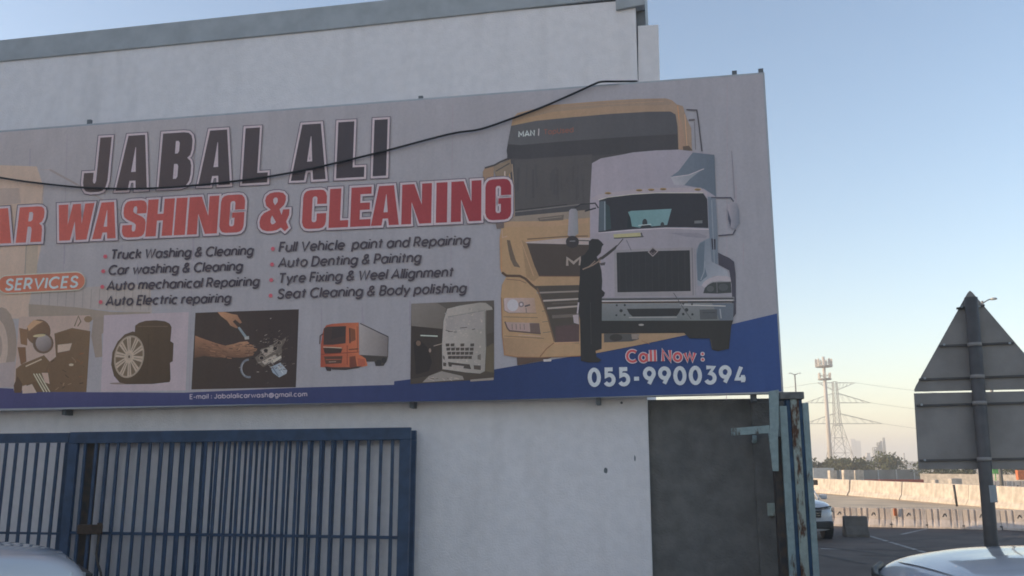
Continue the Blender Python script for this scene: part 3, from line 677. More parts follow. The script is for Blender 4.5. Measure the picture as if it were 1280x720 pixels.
# ---- stroke lettering
def EL(cx, cy, rx, ry, a0=0, a1=360, n=None):
    n = n or max(5, int(abs(a1-a0)/18))
    return [(cx+rx*math.cos(R(a0+(a1-a0)*i/n)), cy+ry*math.sin(R(a0+(a1-a0)*i/n))) for i in range(n+1)]
BOWL = ('c', EL(.32, .35, .30, .35)[:-1])
S_LO = [(.46, .60), (.38, .68), (.25, .71), (.12, .67), (.07, .55), (.13, .44), (.27, .38), (.42, .32), (.48, .20), (.43, .07), (.29, .0), (.14, .02), (.03, .13)]
S_UP = [(.56, .80), (.49, .93), (.33, 1.0), (.16, .96), (.06, .84), (.08, .66), (.2, .56), (.36, .48), (.52, .4), (.6, .25), (.54, .09), (.36, .0), (.16, .03), (.03, .18)]
G = {
 'a': (.66, [BOWL, [(.63, 0), (.63, .71)]]),
 'b': (.66, [('c', EL(.34, .35, .30, .35)[:-1]), [(.03, 0), (.03, 1.05)]]),
 'c': (.58, [EL(.33, .35, .31, .35, 48, 312)]),
 'd': (.66, [BOWL, [(.63, 0), (.63, 1.05)]]),
 'e': (.64, [EL(.33, .35, .31, .35, 0, 318), [(.05, .35), (.64, .35)]]),
 'g': (.66, [BOWL, [(.63, .71), (.63, -.04)]+EL(.33, -.04, .30, .25, 0, -150)[1:]]),
 'h': (.58, [[(.03, 0), (.03, 1.05)], EL(.29, .42, .26, .29, 175, 0)+[(.55, 0)]]),
 'i': (.06, [[(.03, 0), (.03, .71)], [(.03, .87), (.03, 1.0)]]),
 'k': (.54, [[(.03, 0), (.03, 1.05)], [(.50, .71), (.05, .30)], [(.20, .46), (.53, 0)]]),
 'l': (.06, [[(.03, 0), (.03, 1.05)]]),
 'm': (.92, [[(.03, 0), (.03, .71)], EL(.25, .46, .22, .25, 175, 0)+[(.47, 0)], EL(.69, .46, .22, .25, 175, 0)+[(.91, 0)]]),
 'n': (.58, [[(.03, 0), (.03, .71)], EL(.29, .42, .26, .29, 175, 0)+[(.55, 0)]]),
 'o': (.66, [('c', EL(.33, .35, .31, .35)[:-1])]),
 'p': (.66, [('c', EL(.34, .35, .30, .35)[:-1]), [(.03, -.3), (.03, .71)]]),
 'r': (.34, [[(.03, 0), (.03, .71)], EL(.29, .42, .26, .29, 175, 75)]),
 's': (.50, [S_LO]),
 't': (.38, [[(.19, 0), (.19, .95)], [(0, .68), (.38, .68)]]),
 'u': (.58, [[(.03, .71), (.03, .28)]+EL(.29, .28, .26, .28, 180, 358), [(.56, .71), (.56, 0)]]),
 'w': (.90, [[(0, .71), (.23, 0), (.45, .68), (.67, 0), (.90, .71)]]),
 'x': (.52, [[(0, .71), (.52, 0)], [(.52, .71), (.29, .40)], [(.23, .32), (0, 0)]]),
 'y': (.58, [[(0, .71), (.30, .03)], [(.58, .71), (.17, -.3)]]),
 'A': (.78, [[(0, 0), (.39, 1), (.78, 0)], [(.14, .30), (.64, .30)]]),
 'B': (.60, [[(.03, 0), (.03, 1), (.3, 1)]+EL(.3, .76, .25, .24, 75, -75)+[(.3, .52), (.06, .52)], [(.30, .50)]+EL(.32, .26, .27, .26, 80, -75)+[(.3, 0), (.05, 0)]]),
 'C': (.82, [EL(.48, .5, .47, .5, 46, 314)]),
 'D': (.74, [('c', [(.03, 0), (.03, 1), (.30, 1)]+EL(.28, .5, .44, .5, 82, -82)+[(.3, 0)])]),
 'E': (.52, [[(.52, 1), (.03, 1), (.03, 0), (.52, 0)], [(.06, .52), (.47, .52)]]),
 'F': (.50, [[(.50, 1), (.03, 1), (.03, 0)], [(.06, .52), (.46, .52)]]),
 'I': (.06, [[(.03, 0), (.03, 1)]]),
 'J': (.48, [[(.45, 1), (.45, .28)]+EL(.23, .26, .22, .26, 0, -165)]),
 'M': (.86, [[(.03, 0), (.03, 1), (.43, .32), (.83, 1), (.83, 0)]]),
 'N': (.70, [[(.03, 0), (.03, 1), (.67, 0), (.67, 1)]]),
 'P': (.58, [[(.03, 0), (.03, 1), (.3, 1)]+EL(.3, .72, .26, .28, 78, -78)+[(.3, .44), (.06, .44)]]),
 'R': (.62, [[(.03, 0), (.03, 1), (.3, 1)]+EL(.3, .72, .26, .28, 78, -78)+[(.3, .44), (.06, .44)], [(.32, .42), (.60, 0)]]),
 'S': (.62, [S_UP]),
 'T': (.64, [[(0, 1), (.64, 1)], [(.32, .97), (.32, 0)]]),
 'U': (.68, [[(.03, 1), (.03, .32)]+EL(.34, .32, .31, .32, 180, 360)+[(.65, 1)]]),
 'V': (.74, [[(0, 1), (.37, 0), (.74, 1)]]),
 'W': (1.06, [[(0, 1), (.27, 0), (.53, .98), (.79, 0), (1.06, 1)]]),
 '0': (.66, [('c', EL(.33, .5, .31, .5, n=22)[:-1])]),
 '3': (.60, [[(.04, 1), (.54, 1), (.27, .62)]+EL(.28, .31, .30, .31, 80, -155)]),
 '4': (.68, [[(.66, .22), (.05, .22), (.38, 1)], [(.48, .46), (.48, 0)]]),
 '5': (.60, [[(.54, 1), (.12, 1), (.08, .55)]+EL(.29, .32, .30, .32, 118, -150)]),
 '9': (.64, [('c', EL(.32, .68, .30, .32)[:-1]), [(.61, .62), (.28, 0)]]),
 '&': (.76, [[(.74, 0), (.22, .62), (.16, .78), (.22, .94), (.37, 1.0), (.51, .94), (.53, .78), (.42, .66), (.2, .52), (.06, .38), (.04, .2), (.14, .04), (.32, 0), (.50, .08), (.62, .24), (.70, .44)]]),
 '@': (1.0, [('c', EL(.48, .36, .20, .22)[:-1]), [(.69, .58), (.69, .26)]+EL(.82, .28, .13, .16, 200, 350)+EL(.5, .36, .47, .5, 0, 305)]),
 '-': (.34, [[(0, .36), (.34, .36)]]),
 ':': (.08, [[(.04, .0), (.04, .15)], [(.04, .52), (.04, .67)]]),
 '.': (.06, [[(.03, 0), (.03, .13)]]),
 '|': (.06, [[(.03, -.12), (.03, 1.1)]]),
}
def text(A, st, p0, p1, cap, w, c, ital=0.0, gap=.20, space=.34, lean=0.0):
    adv, x = [], 0
    for ch in st:
        adv.append(x)
        x += (space if ch == ' ' else G[ch][0]+gap)
    tot = x-gap
    dx, dy = p1[0]-p0[0], p1[1]-p0[1]; ln = math.hypot(dx, dy); sx = ln/(tot+ital*.0)
    ex, ey = dx/ln, dy/ln
    for ch, a in zip(st, adv):
        if ch == ' ': continue
        if ch in ':.':
            for v in ((.09, .60) if ch == ':' else (.07,)):
                X = (a+.04)*sx+ital*v*cap; A.ell(p0[0]+ex*X+lean*v*cap, p0[1]+ey*X-v*cap, w*.56, w*.56, c, n=10)
            continue
        for pl in G[ch][1]:
            cl = isinstance(pl, tuple); q = pl[1] if cl else pl
            pts = []
            for (u, v) in q:
                X = (a+u)*sx+ital*v*cap
                pts.append((p0[0]+ex*X+lean*v*cap, p0[1]+ey*X-v*cap))
            A.line(pts, w, c, closed=cl)
A = Art('printed_truck_lettering')
text(A, 'MAN', (648.5, 171.2), (668, 169.2), 6.6, 1.6, (160, 158, 160), gap=.24)
A.line([(673.6, 160.8), (673.2, 169.6)], 1.2, (150, 148, 150))
text(A, 'TopUsed', (680, 168), (716.5, 165), 6.0, 1.1, (104, 72, 64))
A.done(); A = Art('printed_grille_letter')
text(A, 'M', (708.5, 332.2), (725.5, 331.6), 9.6, 3.2, (124, 117, 112))
A.done()

# ---- white bonneted truck
A = Art('printed_white_truck')
A.poly([(740, 204), (751, 198), (779, 193), (791, 190.5), (820, 188), (847, 187), (866, 189), (880, 190), (893, 193.5), (895, 246), (897, 285), (898, 330), (897, 372), (740, 372), (737.5, 300), (737.5, 250)], (124, 121, 131), grad=((745, 220), (890, 230), (117, 117, 128)))
A.poly([(866, 190.5), (893, 193.5), (895, 246), (880, 236), (855, 231.5), (860, 219.5), (838, 221), (848, 214)], (82, 92, 104), grad=((850, 215), (893, 225), (74, 84, 96)))
A.poly([(838, 221), (860, 219), (880, 210), (862, 224), (856, 231), (843, 231)], (128, 130, 138), grad=((845, 226), (874, 216), (92, 102, 112)))
A.line([(842, 221), (861, 218.6), (880, 211)], .9, (142, 140, 148))
A.poly([(738, 249), (748, 243), (790, 237), (822, 234.6), (876, 234.6), (884, 240), (884, 246), (879, 241), (820, 240.8), (790, 242.8), (760, 246.6), (748, 250)], (128, 124, 131)); A.line([(748, 250), (760, 246.8), (790, 243), (820, 241), (879, 241)], .9, (156, 150, 144))
for x, y in ((760, 241.5), (799, 237.8), (814, 237.2), (829, 236.4), (872, 237)): A.ell(x, y, 4.2, 1.5, (118, 100, 70)); A.ell(x, y+.6, 3, .8, (86, 72, 52))
A.poly([(749, 250.5), (760, 247), (790, 243.4), (820, 241.6), (879, 241.6), (884, 249), (885.5, 285), (858, 284), (832, 284), (790, 286.5), (760, 289.4), (748, 290.5)], (42, 43, 48))
A.poly([(749, 252), (757, 251), (757.5, 288), (748.4, 289.5)], (66, 76, 84)); A.line([(756, 252), (756, 288)], 1.1, (112, 122, 130)); A.poly([(757, 254), (762, 258), (764, 286), (757.6, 288)], (46, 58, 62))
A.poly([(785, 265), (789, 263.6), (839.5, 261), (834, 281), (800, 284.5), (790, 283), (788, 272)], (84, 114, 118), grad=((788, 264), (834, 282), (92, 120, 126)))
A.ell(806, 278.5, 3.2, 5, (44, 48, 52)); A.poly([(800, 284.8), (803, 281), (812, 281), (816, 284)], (42, 46, 50)); A.ell(828, 281, 2.4, 3.4, (46, 50, 54)); A.poly([(785, 268), (788, 272), (790, 284), (784, 285)], (34, 40, 44))
A.line([(798, 281.8), (814, 280.4)], .9, (150, 160, 162)); A.poly([(868, 276), (878, 275.4), (878, 279), (868, 279.4)], (84, 88, 92))
# bonnet
A.poly([(737.5, 292), (748, 291), (760, 289.6), (790, 287), (832, 284.6), (886, 286), (889, 327), (898, 331), (911, 338), (915, 348), (917, 360), (918, 376), (740, 376)], (122, 119, 128), grad=((770, 300), (880, 350), (114, 115, 124)))
A.line([(748, 291), (790, 287.6), (832, 285.2), (886, 286.6)], 1, (150, 146, 152)); A.poly([(836, 291), (872, 291), (884, 295), (882, 298), (858, 296)], (106, 106, 116))
A.poly([(887.5, 297), (889, 327), (896, 331), (909, 338.5), (911, 347), (892, 344.5), (884, 350), (879, 358), (872, 357), (870, 330), (870.5, 312), (875, 303)], (94, 104, 116), grad=((872, 320), (905, 345), (122, 128, 138)))
A.poly([(874, 305), (881, 301), (880, 330), (884, 345), (876, 352), (872, 350), (871, 318)], (78, 90, 102)); A.line([(881, 326), (880, 340), (876, 350)], 1.2, (112, 120, 130))
A.poly([(877, 357), (880, 352), (886, 348), (897, 344.6), (908, 345), (914.5, 347.5), (915, 352), (898, 351), (888, 353), (881, 360)], (132, 130, 137))
# right side of cab, wheel
A.poly([(884.5, 246), (894.5, 246), (897, 285), (897.5, 331), (889.4, 327), (886, 285)], (86, 96, 108)); A.poly([(889, 298), (894.5, 299), (894.5, 312), (890, 312)], (46, 46, 56)); A.line([(889.5, 250), (893, 330)], .8, (112, 120, 130))
A.poly([(897.5, 315.5), (904, 319), (911, 322), (917.5, 327), (919.5, 342), (920, 392), (916, 398), (914.5, 356), (911.5, 338), (898, 331)], (54, 54, 64))
A.poly([(879, 366.5), (881, 360), (884.5, 356.5), (891, 352.8), (900, 351.8), (913.5, 352), (914.5, 366), (897, 367)], (50, 54, 56)); A.ell(888, 361, 4.5, 3.8, (68, 72, 74)); A.ell(904, 359, 6, 4.6, (62, 66, 70)); A.line([(884, 356), (891, 352.6), (913, 352)], .8, (110, 112, 116)); A.line([(896, 353), (896.5, 366)], .9, (84, 88, 92))
# grille
A.poly([(767.5, 312.5), (808, 310.8), (866.5, 309.3), (868, 369.5), (768.5, 371)], (114, 113, 118)); A.poly([(770.7, 315.8), (808, 314), (862.2, 312.8), (863.4, 363.8), (771.8, 365.4)], (42, 43, 46))
for k in range(11): A.line([(774+k*8.2, 316), (774.6+k*8.2, 364)], .5, (50, 51, 54))
A.line([(865, 310), (866.5, 369)], 1, (88, 90, 96)); A.line([(868.5, 311), (869.5, 369)], .8, (104, 106, 112))
A.poly([(809.5, 315), (816, 308.5), (823, 314.2), (816, 321)], (112, 108, 110)); A.poly([(811.4, 314.9), (816, 310.2), (821.2, 314.3), (816, 319.2)], (46, 42, 46)); A.line([(813.5, 315), (816, 317.4), (818.8, 314.6)], .7, (96, 92, 94))
# bumper
A.poly([(740, 372.5), (918, 371), (918, 376.5), (740, 376)], (96, 98, 102)); A.line([(740, 374.2), (917, 373.2)], 1.4, (46, 47, 50)); A.line([(740, 376.6), (868, 375.6), (916, 375.4)], 1.5, (140, 140, 144)); A.line([(740, 378.4), (917, 377)], 1.3, (40, 41, 44))
A.poly([(742, 379.4), (866, 378.4), (917, 379), (916.5, 400.6), (742, 401)], (98, 102, 106), grad=((760, 380), (760, 401), (86, 92, 94))); A.poly([(890, 379), (917, 379), (916.5, 400.6), (900, 400.6)], (78, 86, 96)); A.line([(850, 381), (907, 382.6)], 1.3, (142, 144, 146))
A.poly([(783.4, 386), (851.5, 385.4), (849, 390.5), (845.8, 395), (791, 395.8), (786.5, 392)], (42, 43, 45)); A.line([(786, 396.8), (846, 396.4)], 1.1, (124, 126, 128))
for x, y, r in ((771, 381.6, 1.3), (781, 381.4, 1.4), (776.4, 388.3, 2.1), (770.5, 394, 1.3), (780.8, 393.6, 1.4), (854, 379.9, 1.3), (865, 380.2, 1.3), (858.2, 387.4, 2.3), (854, 392.6, 1.7), (865.5, 393, 1.5)): A.ell(x, y, r, r, (44, 46, 48), n=10)
A.line([(842, 366), (856, 388), (864, 399)], .9, (66, 68, 72))
A.poly([(874.5, 387), (896.5, 386.5), (896.5, 399), (875, 399.4)], (66, 70, 74)); A.line([(878, 391), (894, 390.6)], .8, (50, 53, 56)); A.line([(900, 386), (901.5, 398)], 1.2, (122, 128, 134))
A.poly([(742, 401), (916.5, 400.6), (914, 408), (911.2, 436), (897.5, 438.8), (890, 437), (887, 423), (862, 423), (855.4, 416.2), (742, 417)], (41, 41, 41))
A.poly([(755, 417), (797, 417), (798.5, 424), (790, 426.6), (755, 428)], (66, 66, 66)); A.poly([(789, 417.5), (800, 417), (797, 424), (790, 424)], (112, 104, 98)); A.ell(801.5, 406, 3.4, 1.3, (124, 124, 124)); A.ell(770, 422, 8, 4.5, (48, 47, 46))
A.line([(888, 424), (890.4, 436)], 1, (58, 58, 56)); A.line([(802, 426), (812, 430)], .8, (120, 92, 72))
# mirrors
A.poly([(711.5, 263), (714, 261), (719.8, 261), (722, 264), (723, 292), (716, 297), (709.6, 294)], (122, 121, 129), grad=((712, 280), (723, 280), (104, 108, 112))); A.ell(715.5, 302.3, 8.2, 7.6, (48, 46, 48)); A.line([(712, 301.5), (719, 301.2)], 1.2, (98, 98, 102)); A.line([(723, 300.5), (737, 301)], 1.2, (60, 58, 58))
A.line([(718.5, 260), (726, 255.5), (744, 254), (748, 260)], 1.7, (46, 46, 50)); A.line([(731, 264), (745, 260)], 1.8, (44, 44, 48))
A.line([(889, 247), (913.5, 247), (917, 252)], 1.5, (58, 60, 72)); A.line([(898, 294.5), (916, 293), (919.5, 287)], 1.5, (56, 58, 70))
A.poly([(909.4, 256), (913.5, 253.4), (921, 254), (923.8, 262), (924.6, 279), (919, 287), (912.4, 284.5), (909.5, 272)], (122, 121, 130), grad=((911, 270), (925, 272), (84, 92, 104))); A.poly([(909.6, 262), (914, 276), (913, 284), (910.2, 274)], (62, 66, 78)); A.line([(914.6, 189), (917, 225), (918.2, 248)], .8, (98, 97, 108))
A.done()

# ---- the printed man with a squeegee
A = Art('printed_washer_man')
BK = (40, 40, 41)
A.poly([(766.5, 292.8), (800.5, 290.6), (801, 295.6), (767.6, 297.6)], (134, 132, 104)); A.line([(767.5, 297.8), (804.5, 295.8)], 1.2, (48, 48, 46)); A.line([(801.5, 291), (803, 296)], 1.8, (66, 66, 66))
A.line([(779, 298.5), (770, 309), (752, 322)], 1.2, (60, 58, 58)); A.line([(783, 300), (789, 313)], 1, (86, 86, 94))
A.line([(728, 336), (742, 330), (752, 322)], 3.4, (74, 66, 62)); A.line([(730, 338), (741, 333.5), (751, 327)], 1.4, (128, 112, 102)); A.poly([(749, 323), (757, 317), (768, 308.5), (771, 306), (770, 311), (761, 318.5), (753, 324.5)], (50, 48, 48))
A.poly([(749.5, 329), (757, 327.6), (756, 331.5), (751, 332)], (62, 60, 62))
A.poly([(736, 302), (740, 298.5), (748, 299), (752, 302.5), (754.6, 305.8), (752.5, 308), (751, 316), (746, 321), (749.5, 329), (752, 339), (752.8, 352), (752.2, 362), (756.4, 366), (755, 370), (752.4, 372), (752, 436), (744.5, 438.5), (745.5, 446), (752, 450), (748, 452.8), (736, 453), (726, 451), (725.4, 420), (725, 400), (722.5, 385), (723, 368), (724.5, 350), (725.4, 330), (727, 320.5), (731, 318), (736, 311)], BK)
A.line([(728.2, 336.8), (741, 331.4), (750, 325.6)], 1.7, (104, 92, 84)); A.line([(735, 334.5), (744, 326)], 1, (110, 98, 90))
A.line([(723.2, 378), (721.8, 392)], 1.8, (140, 136, 142)); A.poly([(716, 394), (723, 393), (723.8, 405.5), (717.4, 403.5)], (136, 130, 134)); A.line([(738, 378), (739, 430)], .9, (52, 52, 53))
A.done()

# ---- heavy condensed lettering of the two headings
H = {
 'I': ([(0, 0), (1, 0), (1, 1), (0, 1)], []),
 'L': ([(0, 0), (1, 0), (1, .18), (.58, .18), (.58, 1), (0, 1)], []),
 'J': ([(.53, 1), (1, 1), (1, .20), (.95, .09), (.84, .02), (.68, 0), (.34, 0), (.15, .02), (.05, .08), (0, .18), (0, .36), (.40, .36), (.40, .20), (.44, .16), (.49, .16), (.53, .20)], []),
 'A': ([(0, 0), (.25, 1), (.79, 1), (1, 0), (.64, 0), (.61, .17), (.42, .17), (.38, 0)], [[(.44, .33), (.59, .33), (.53, .78), (.515, .78)]]),
 'B': ([(0, 0), (.70, 0), (.88, .03), (.97, .11), (1, .22), (1, .38), (.96, .47), (.85, .53), (.94, .58), (.98, .68), (.98, .84), (.94, .93), (.84, .985), (.68, 1), (0, 1)], [[(.44, .16), (.44, .43), (.54, .43), (.58, .39), (.58, .20), (.54, .16)], [(.44, .62), (.44, .85), (.53, .85), (.57, .81), (.57, .66), (.53, .62)]]),
 'R': ([(0, 0), (.40, 0), (.40, .44), (.50, .44), (.55, .40), (.57, .32), (.57, 0), (1, 0), (.98, .34), (.95, .44), (.84, .52), (.95, .57), (1, .68), (1, .84), (.96, .93), (.86, .985), (.70, 1), (0, 1)], [[(.40, .59), (.40, .85), (.51, .85), (.56, .80), (.56, .64), (.51, .59)]]),
 'W': ([(0, 1), (.12, 0), (.42, 0), (.50, .52), (.58, 0), (.88, 0), (1, 1), (.74, 1), (.70, .44), (.62, 1), (.40, 1), (.31, .44), (.27, 1)], []),
 'S': ([(1, .64), (1, .82), (.95, .92), (.86, .98), (.72, 1), (.28, 1), (.13, .98), (.04, .92), (0, .82), (0, .66), (.05, .56), (.18, .49), (.50, .39), (.58, .34), (.58, .21), (.54, .16), (.46, .16), (.42, .21), (.42, .34), (0, .34), (0, .18), (.05, .08), (.14, .02), (.28, 0), (.72, 0), (.87, .02), (.96, .08), (1, .18), (1, .38), (.95, .48), (.82, .55), (.50, .65), (.42, .70), (.42, .79), (.46, .84), (.54, .84), (.58, .79), (.58, .64)], []),
 'H': ([(0, 0), (.39, 0), (.39, .42), (.61, .42), (.61, 0), (1, 0), (1, 1), (.61, 1), (.61, .60), (.39, .60), (.39, 1), (0, 1)], []),
 'N': ([(0, 0), (.33, 0), (.33, .55), (.60, 0), (1, 0), (1, 1), (.67, 1), (.67, .48), (.41, 1), (0, 1)], []),
 'G': ([(1, .60), (1, .82), (.95, .92), (.86, .98), (.72, 1), (.28, 1), (.13, .98), (.04, .92), (0, .82), (0, .18), (.05, .08), (.14, .02), (.28, 0), (.72, 0), (.87, .02), (.96, .08), (1, .18), (1, .53), (.50, .53), (.50, .39), (.60, .39), (.60, .21), (.55, .17), (.45, .17), (.40, .21), (.40, .79), (.45, .83), (.55, .83), (.60, .79), (.60, .60)], []),
 'C': ([(1, .63), (1, .82), (.95, .92), (.86, .98), (.72, 1), (.28, 1), (.13, .98), (.04, .92), (0, .82), (0, .18), (.05, .08), (.14, .02), (.28, 0), (.72, 0), (.87, .02), (.96, .08), (1, .18), (1, .39), (.60, .39), (.60, .21), (.55, .17), (.45, .17), (.40, .21), (.40, .79), (.45, .83), (.55, .83), (.60, .79), (.60, .63)], []),
 'E': ([(0, 0), (1, 0), (1, .18), (.46, .18), (.46, .42), (.94, .42), (.94, .60), (.46, .60), (.46, .82), (1, .82), (1, 1), (0, 1)], []),
 '&': ([(.36, .55), (.20, .66), (.15, .80), (.19, .91), (.30, .98), (.44, 1), (.60, 1), (.76, .97), (.85, .89), (.86, .78), (.81, .66), (.66, .55), (.74, .40), (.78, .54), (1, .54), (1, .40), (.91, .22), (1, .06), (.88, -.03), (.74, .07), (.60, .01), (.46, -.01), (.28, -.01), (.12, .03), (.03, .11), (0, .24), (.04, .38), (.14, .47)], [[(.50, .66), (.58, .74), (.58, .82), (.54, .86), (.47, .86), (.43, .82), (.43, .75)], [(.42, .40), (.38, .32), (.38, .22), (.42, .17), (.49, .17), (.56, .22)]]),
}
def heading(name, glyphs, base, top, fill):
    # base/top: (x0, y0, x1, y1) lines in the picture; glyph: (letter, left at the foot, width)
    f = lambda l, x: l[1]+(l[3]-l[1])*(x-l[0])/(l[2]-l[0])
    A = Art(name); shp = []
    for ch, x0, w in glyphs:
        o, hs = H[ch]
        def mp(u, v):
            x = x0+u*w; b, t = f(base, x), f(top, x)
            return (x+(640-x)/5200*(b-t)*v*1.0, b+(t-b)*v)
        shp.append(([mp(*p) for p in o], [[mp(*p) for p in h] for h in hs]))
    for o, hs in shp:
        for l in [o]+hs: A.line(l, 7.4, (80, 74, 82), True)
    for o, hs in shp:
        for l in [o]+hs: A.line(l, 5.4, (146, 139, 146), True)
    for o, hs in shp:
        A.poly(o, fill[0], hs, grad=((fill[1], 0), (fill[2], 0), fill[3]))
    A.done()
heading('printed_black_heading', [('J', 102.5, 30.5), ('A', 144.5, 39), ('B', 198, 39), ('A', 247.5, 40), ('L', 302.5, 31.5), ('A', 363.5, 43.5), ('L', 420, 35), ('I', 465.8, 16.8)],
        (105, 240.8, 470, 220.2), (132, 171.2, 475, 149.4), ((66, 58, 58), 110, 480, (50, 47, 52)))
heading('printed_red_heading', [('C', -62, 28), ('A', -30, 44), ('R', 19.5, 32), ('W', 68.5, 45), ('A', 115, 29.5), ('S', 151.5, 29), ('H', 181.5, 33.5), ('I', 217, 14), ('N', 233.5, 37.5), ('G', 273.5, 30.5), ('&', 323.5, 37), ('C', 377, 30), ('L', 410.5, 24.5), ('E', 437.5, 25.5), ('A', 463.5, 35), ('N', 501.5, 37.5), ('I', 544.7, 14), ('N', 563.5, 38), ('G', 606.5, 32.5)],
        (37, 302.8, 623, 274.9), (37, 258.2, 623, 223.8), ((150, 78, 70), 20, 640, (112, 42, 50)))

# ---- list of services
A = Art('printed_service_list')
TX = (58, 54, 60)
for st, p0, p1, cap in (('Truck Washing & Cleaning', (138.2, 323.6), (315.5, 318.2), 10.8), ('Car washing & Cleaning', (135.6, 343), (302, 337.8), 10.8), ('Auto mechanical Repairing', (133.6, 362.5), (323, 356.8), 10.8), ('Auto Electric repairing', (132.4, 381.6), (287.5, 377.8), 10.8),
                        ('Full Vehicle  paint and Repairing', (348.6, 314.6), (586.5, 305.4), 11.3), ('Auto Denting & Painitng', (348, 333.9), (525.2, 327.1), 11.3), ('Tyre Fixing & Weel Allignment', (348, 353.7), (565.5, 345.3), 11.3), ('Seat Cleaning & Body polishing', (346.6, 373), (581.8, 365.4), 11.3)):
    text(A, st, p0, p1, cap, 2.25, TX, ital=.19)
for x, y in ((131.5, 320.6), (129, 339), (127.8, 358.5), (125.7, 377.5), (341, 311), (340, 330.5), (339, 350), (338.2, 369.5)): A.ell(x, y, 2.5, 2.5, (150, 74, 84), n=12)
A.done()
A = Art('printed_services_badge')
def pill(x0, x1, yl, yr, r, c):
    s = (yr-yl)/(x1-x0); pts = []
    pts += [(x1-r+r*math.cos(t), yr+r*math.sin(t)) for t in [math.pi*(-.5+i/10) for i in range(11)]]
    pts += [(x0+r+r*math.cos(t), yl+r*math.sin(t)) for t in [math.pi*(.5+i/10) for i in range(11)]]
    A.poly(pts, c)
pill(-3, 106.8, 355.6, 351.2, 12, (166, 150, 140)); pill(-2, 106, 355.6, 351.2, 10.6, (176, 92, 74))
text(A, 'SERVICES', (6.4, 362.4), (96, 358.4), 12.8, 2.7, (206, 178, 164), ital=.18, gap=.26)
A.done()
A = Art('printed_email_line')
text(A, 'E-mail : Jabalalicarwash@gmail.com', (237.4, 498.6), (383.6, 495.2), 5.4, 1.05, (142, 138, 150), gap=.24)
A.done()
A = Art('printed_call_line')
text(A, 'Call Now :', (784, 452.2), (879, 450.6), 13.6, 5.0, (166, 148, 156), gap=.30, lean=-.03)
text(A, 'Call Now :', (784, 452.2), (879, 450.6), 13.6, 2.9, (158, 66, 70), gap=.30, lean=-.03)
A.done(); A = Art('printed_phone_number')
text(A, '055-9900394', (737, 481.4), (932.5, 477.6), 19.2, 5.0, (160, 158, 166), gap=.38, lean=-.03)
A.done()

# ---- fixings of the sign
for x, y in ((112, 152), (526, 122.5), (918, 91.2), (951, 88.6)):
    p = uz(x, y, VS+.06); mb = MB(); mb.wbox(p[0]-.035, p[0]+.035, VS+.04, VS+.09, p[1]-.07, p[1]+.03); mb.build('fixing_lug', M['dark_trim'], sg)
for x, y in ((81, 516.5), (515, 507.6), (748, 503.2), (943, 499)):
    p = uz(x, y, VS+.13); mb = MB(); mb.wbox(p[0]-.03, p[0]+.03, VS+.10, -.003 if x < 800 else .139, p[1]-.03, p[1]+.10); mb.build('support_bracket', M['dark_trim'], sg)

# ================================================================== CABLE
def cat(pts, n=6):
    out = []
    for i in range(len(pts)-1):
        p0, p1, p2, p3 = pts[max(i-1, 0)], pts[i], pts[i+1], pts[min(i+2, len(pts)-1)]
        for k in range(n):
            t = k/n
            out.append(.5*((2*p1)+(p2-p0)*t+(2*p0-5*p1+4*p2-p3)*t*t+(3*p1-p0-3*p2+p3)*t**3))
    out.append(pts[-1]); return out
cp = [(-90, 205), (0, 221.8), (50, 229), (110, 234.6), (180, 235.6), (250, 231), (320, 223), (385, 211.5), (470, 191.5), (560, 168), (600, 161.5), (640, 148), (680, 133), (720, 115.5), (742, 105.5), (752, 102.2), (770, 101.8), (796, 101.6)]
cv = [-.36]*15+[-.36, -.36, -.02]
mb = MB(); mb.tube(cat([onwall(x, y, v) for (x, y), v in zip(cp, cv)]), .0165, 7)
tag(mb.build('cable', M['black'], loc=onwall(180, 235, -.36)), 'black cable sagging across the front of the big sign', 'cable')
# ================================================================== TRAFFIC SIGN seen from behind
SY = 9.9; SA = R(14)
s_r = ray(1228, 580); S0 = C0+s_r*(SY/s_r.y)
SUD = Vector((math.cos(SA), -math.sin(SA), 0)); SVD = Vector((math.sin(SA), math.cos(SA), 0))
def onsign(px, py, v=0):
    d = ray(px, py); return C0+d*((S0+SVD*v-C0).dot(SVD)/d.dot(SVD))
def sprism(mb, pts, v0, v1):
    P = [onsign(x, y, v0) for x, y in pts]; n = len(P)
    return mb.add(P+[p+SVD*(v1-v0) for p in P], [tuple(range(n)), tuple(range(2*n-1, n-1, -1))]+[(i, i+n, (i+1) % n+n, (i+1) % n) for i in range(n)])
base = onsign(1249.5, 802); base.z = 0
ts = empty('traffic_sign', base, 'back of a grey triangular traffic sign above a square plate on a pole', 'traffic sign')
tri = [(1143.4, 489.6), (1142.8, 487), (1145, 482), (1209.6, 365.8), (1212.5, 363.2), (1215.6, 365.4), (1312.5, 479), (1315.8, 484), (1314.5, 486)]
mb = MB(); sprism(mb, tri, 0, .012); mb.build('triangle_plate', M['sign_grey'], ts, bevel=.003)
mb = MB(); sprism(mb, [(1142.4, 491.6), (1316, 488.2), (1312, 586.4), (1148.2, 586.6)], 0, .012); mb.build('square_plate', M['sign_grey'], ts, bevel=.003)
for a, b, y0, y1 in ((1196, 1231, 385.4, 381.6), (1174.5, 1268, 432.4, 428.4), (1149, 1306, 474.3, 468.8), (1146, 1311, 507, 502.4), (1150, 1308, 575.6, 572.6)):
    mb = MB(); sprism(mb, [(a, y0-1.3), (b, y1-1.3), (b, y1+1.3), (a, y0+1.3)], -.028, -.001); mb.build('stiffener', M['galv'], ts, bevel=.002)
mb = MB(); mb.tube([onsign(1213.6, 372, -.11), onsign(1240.8, 700, -.11), base+(-SVD)*.11], .069, 16); pole_o = mb.build('pole', M['galv'], ts)
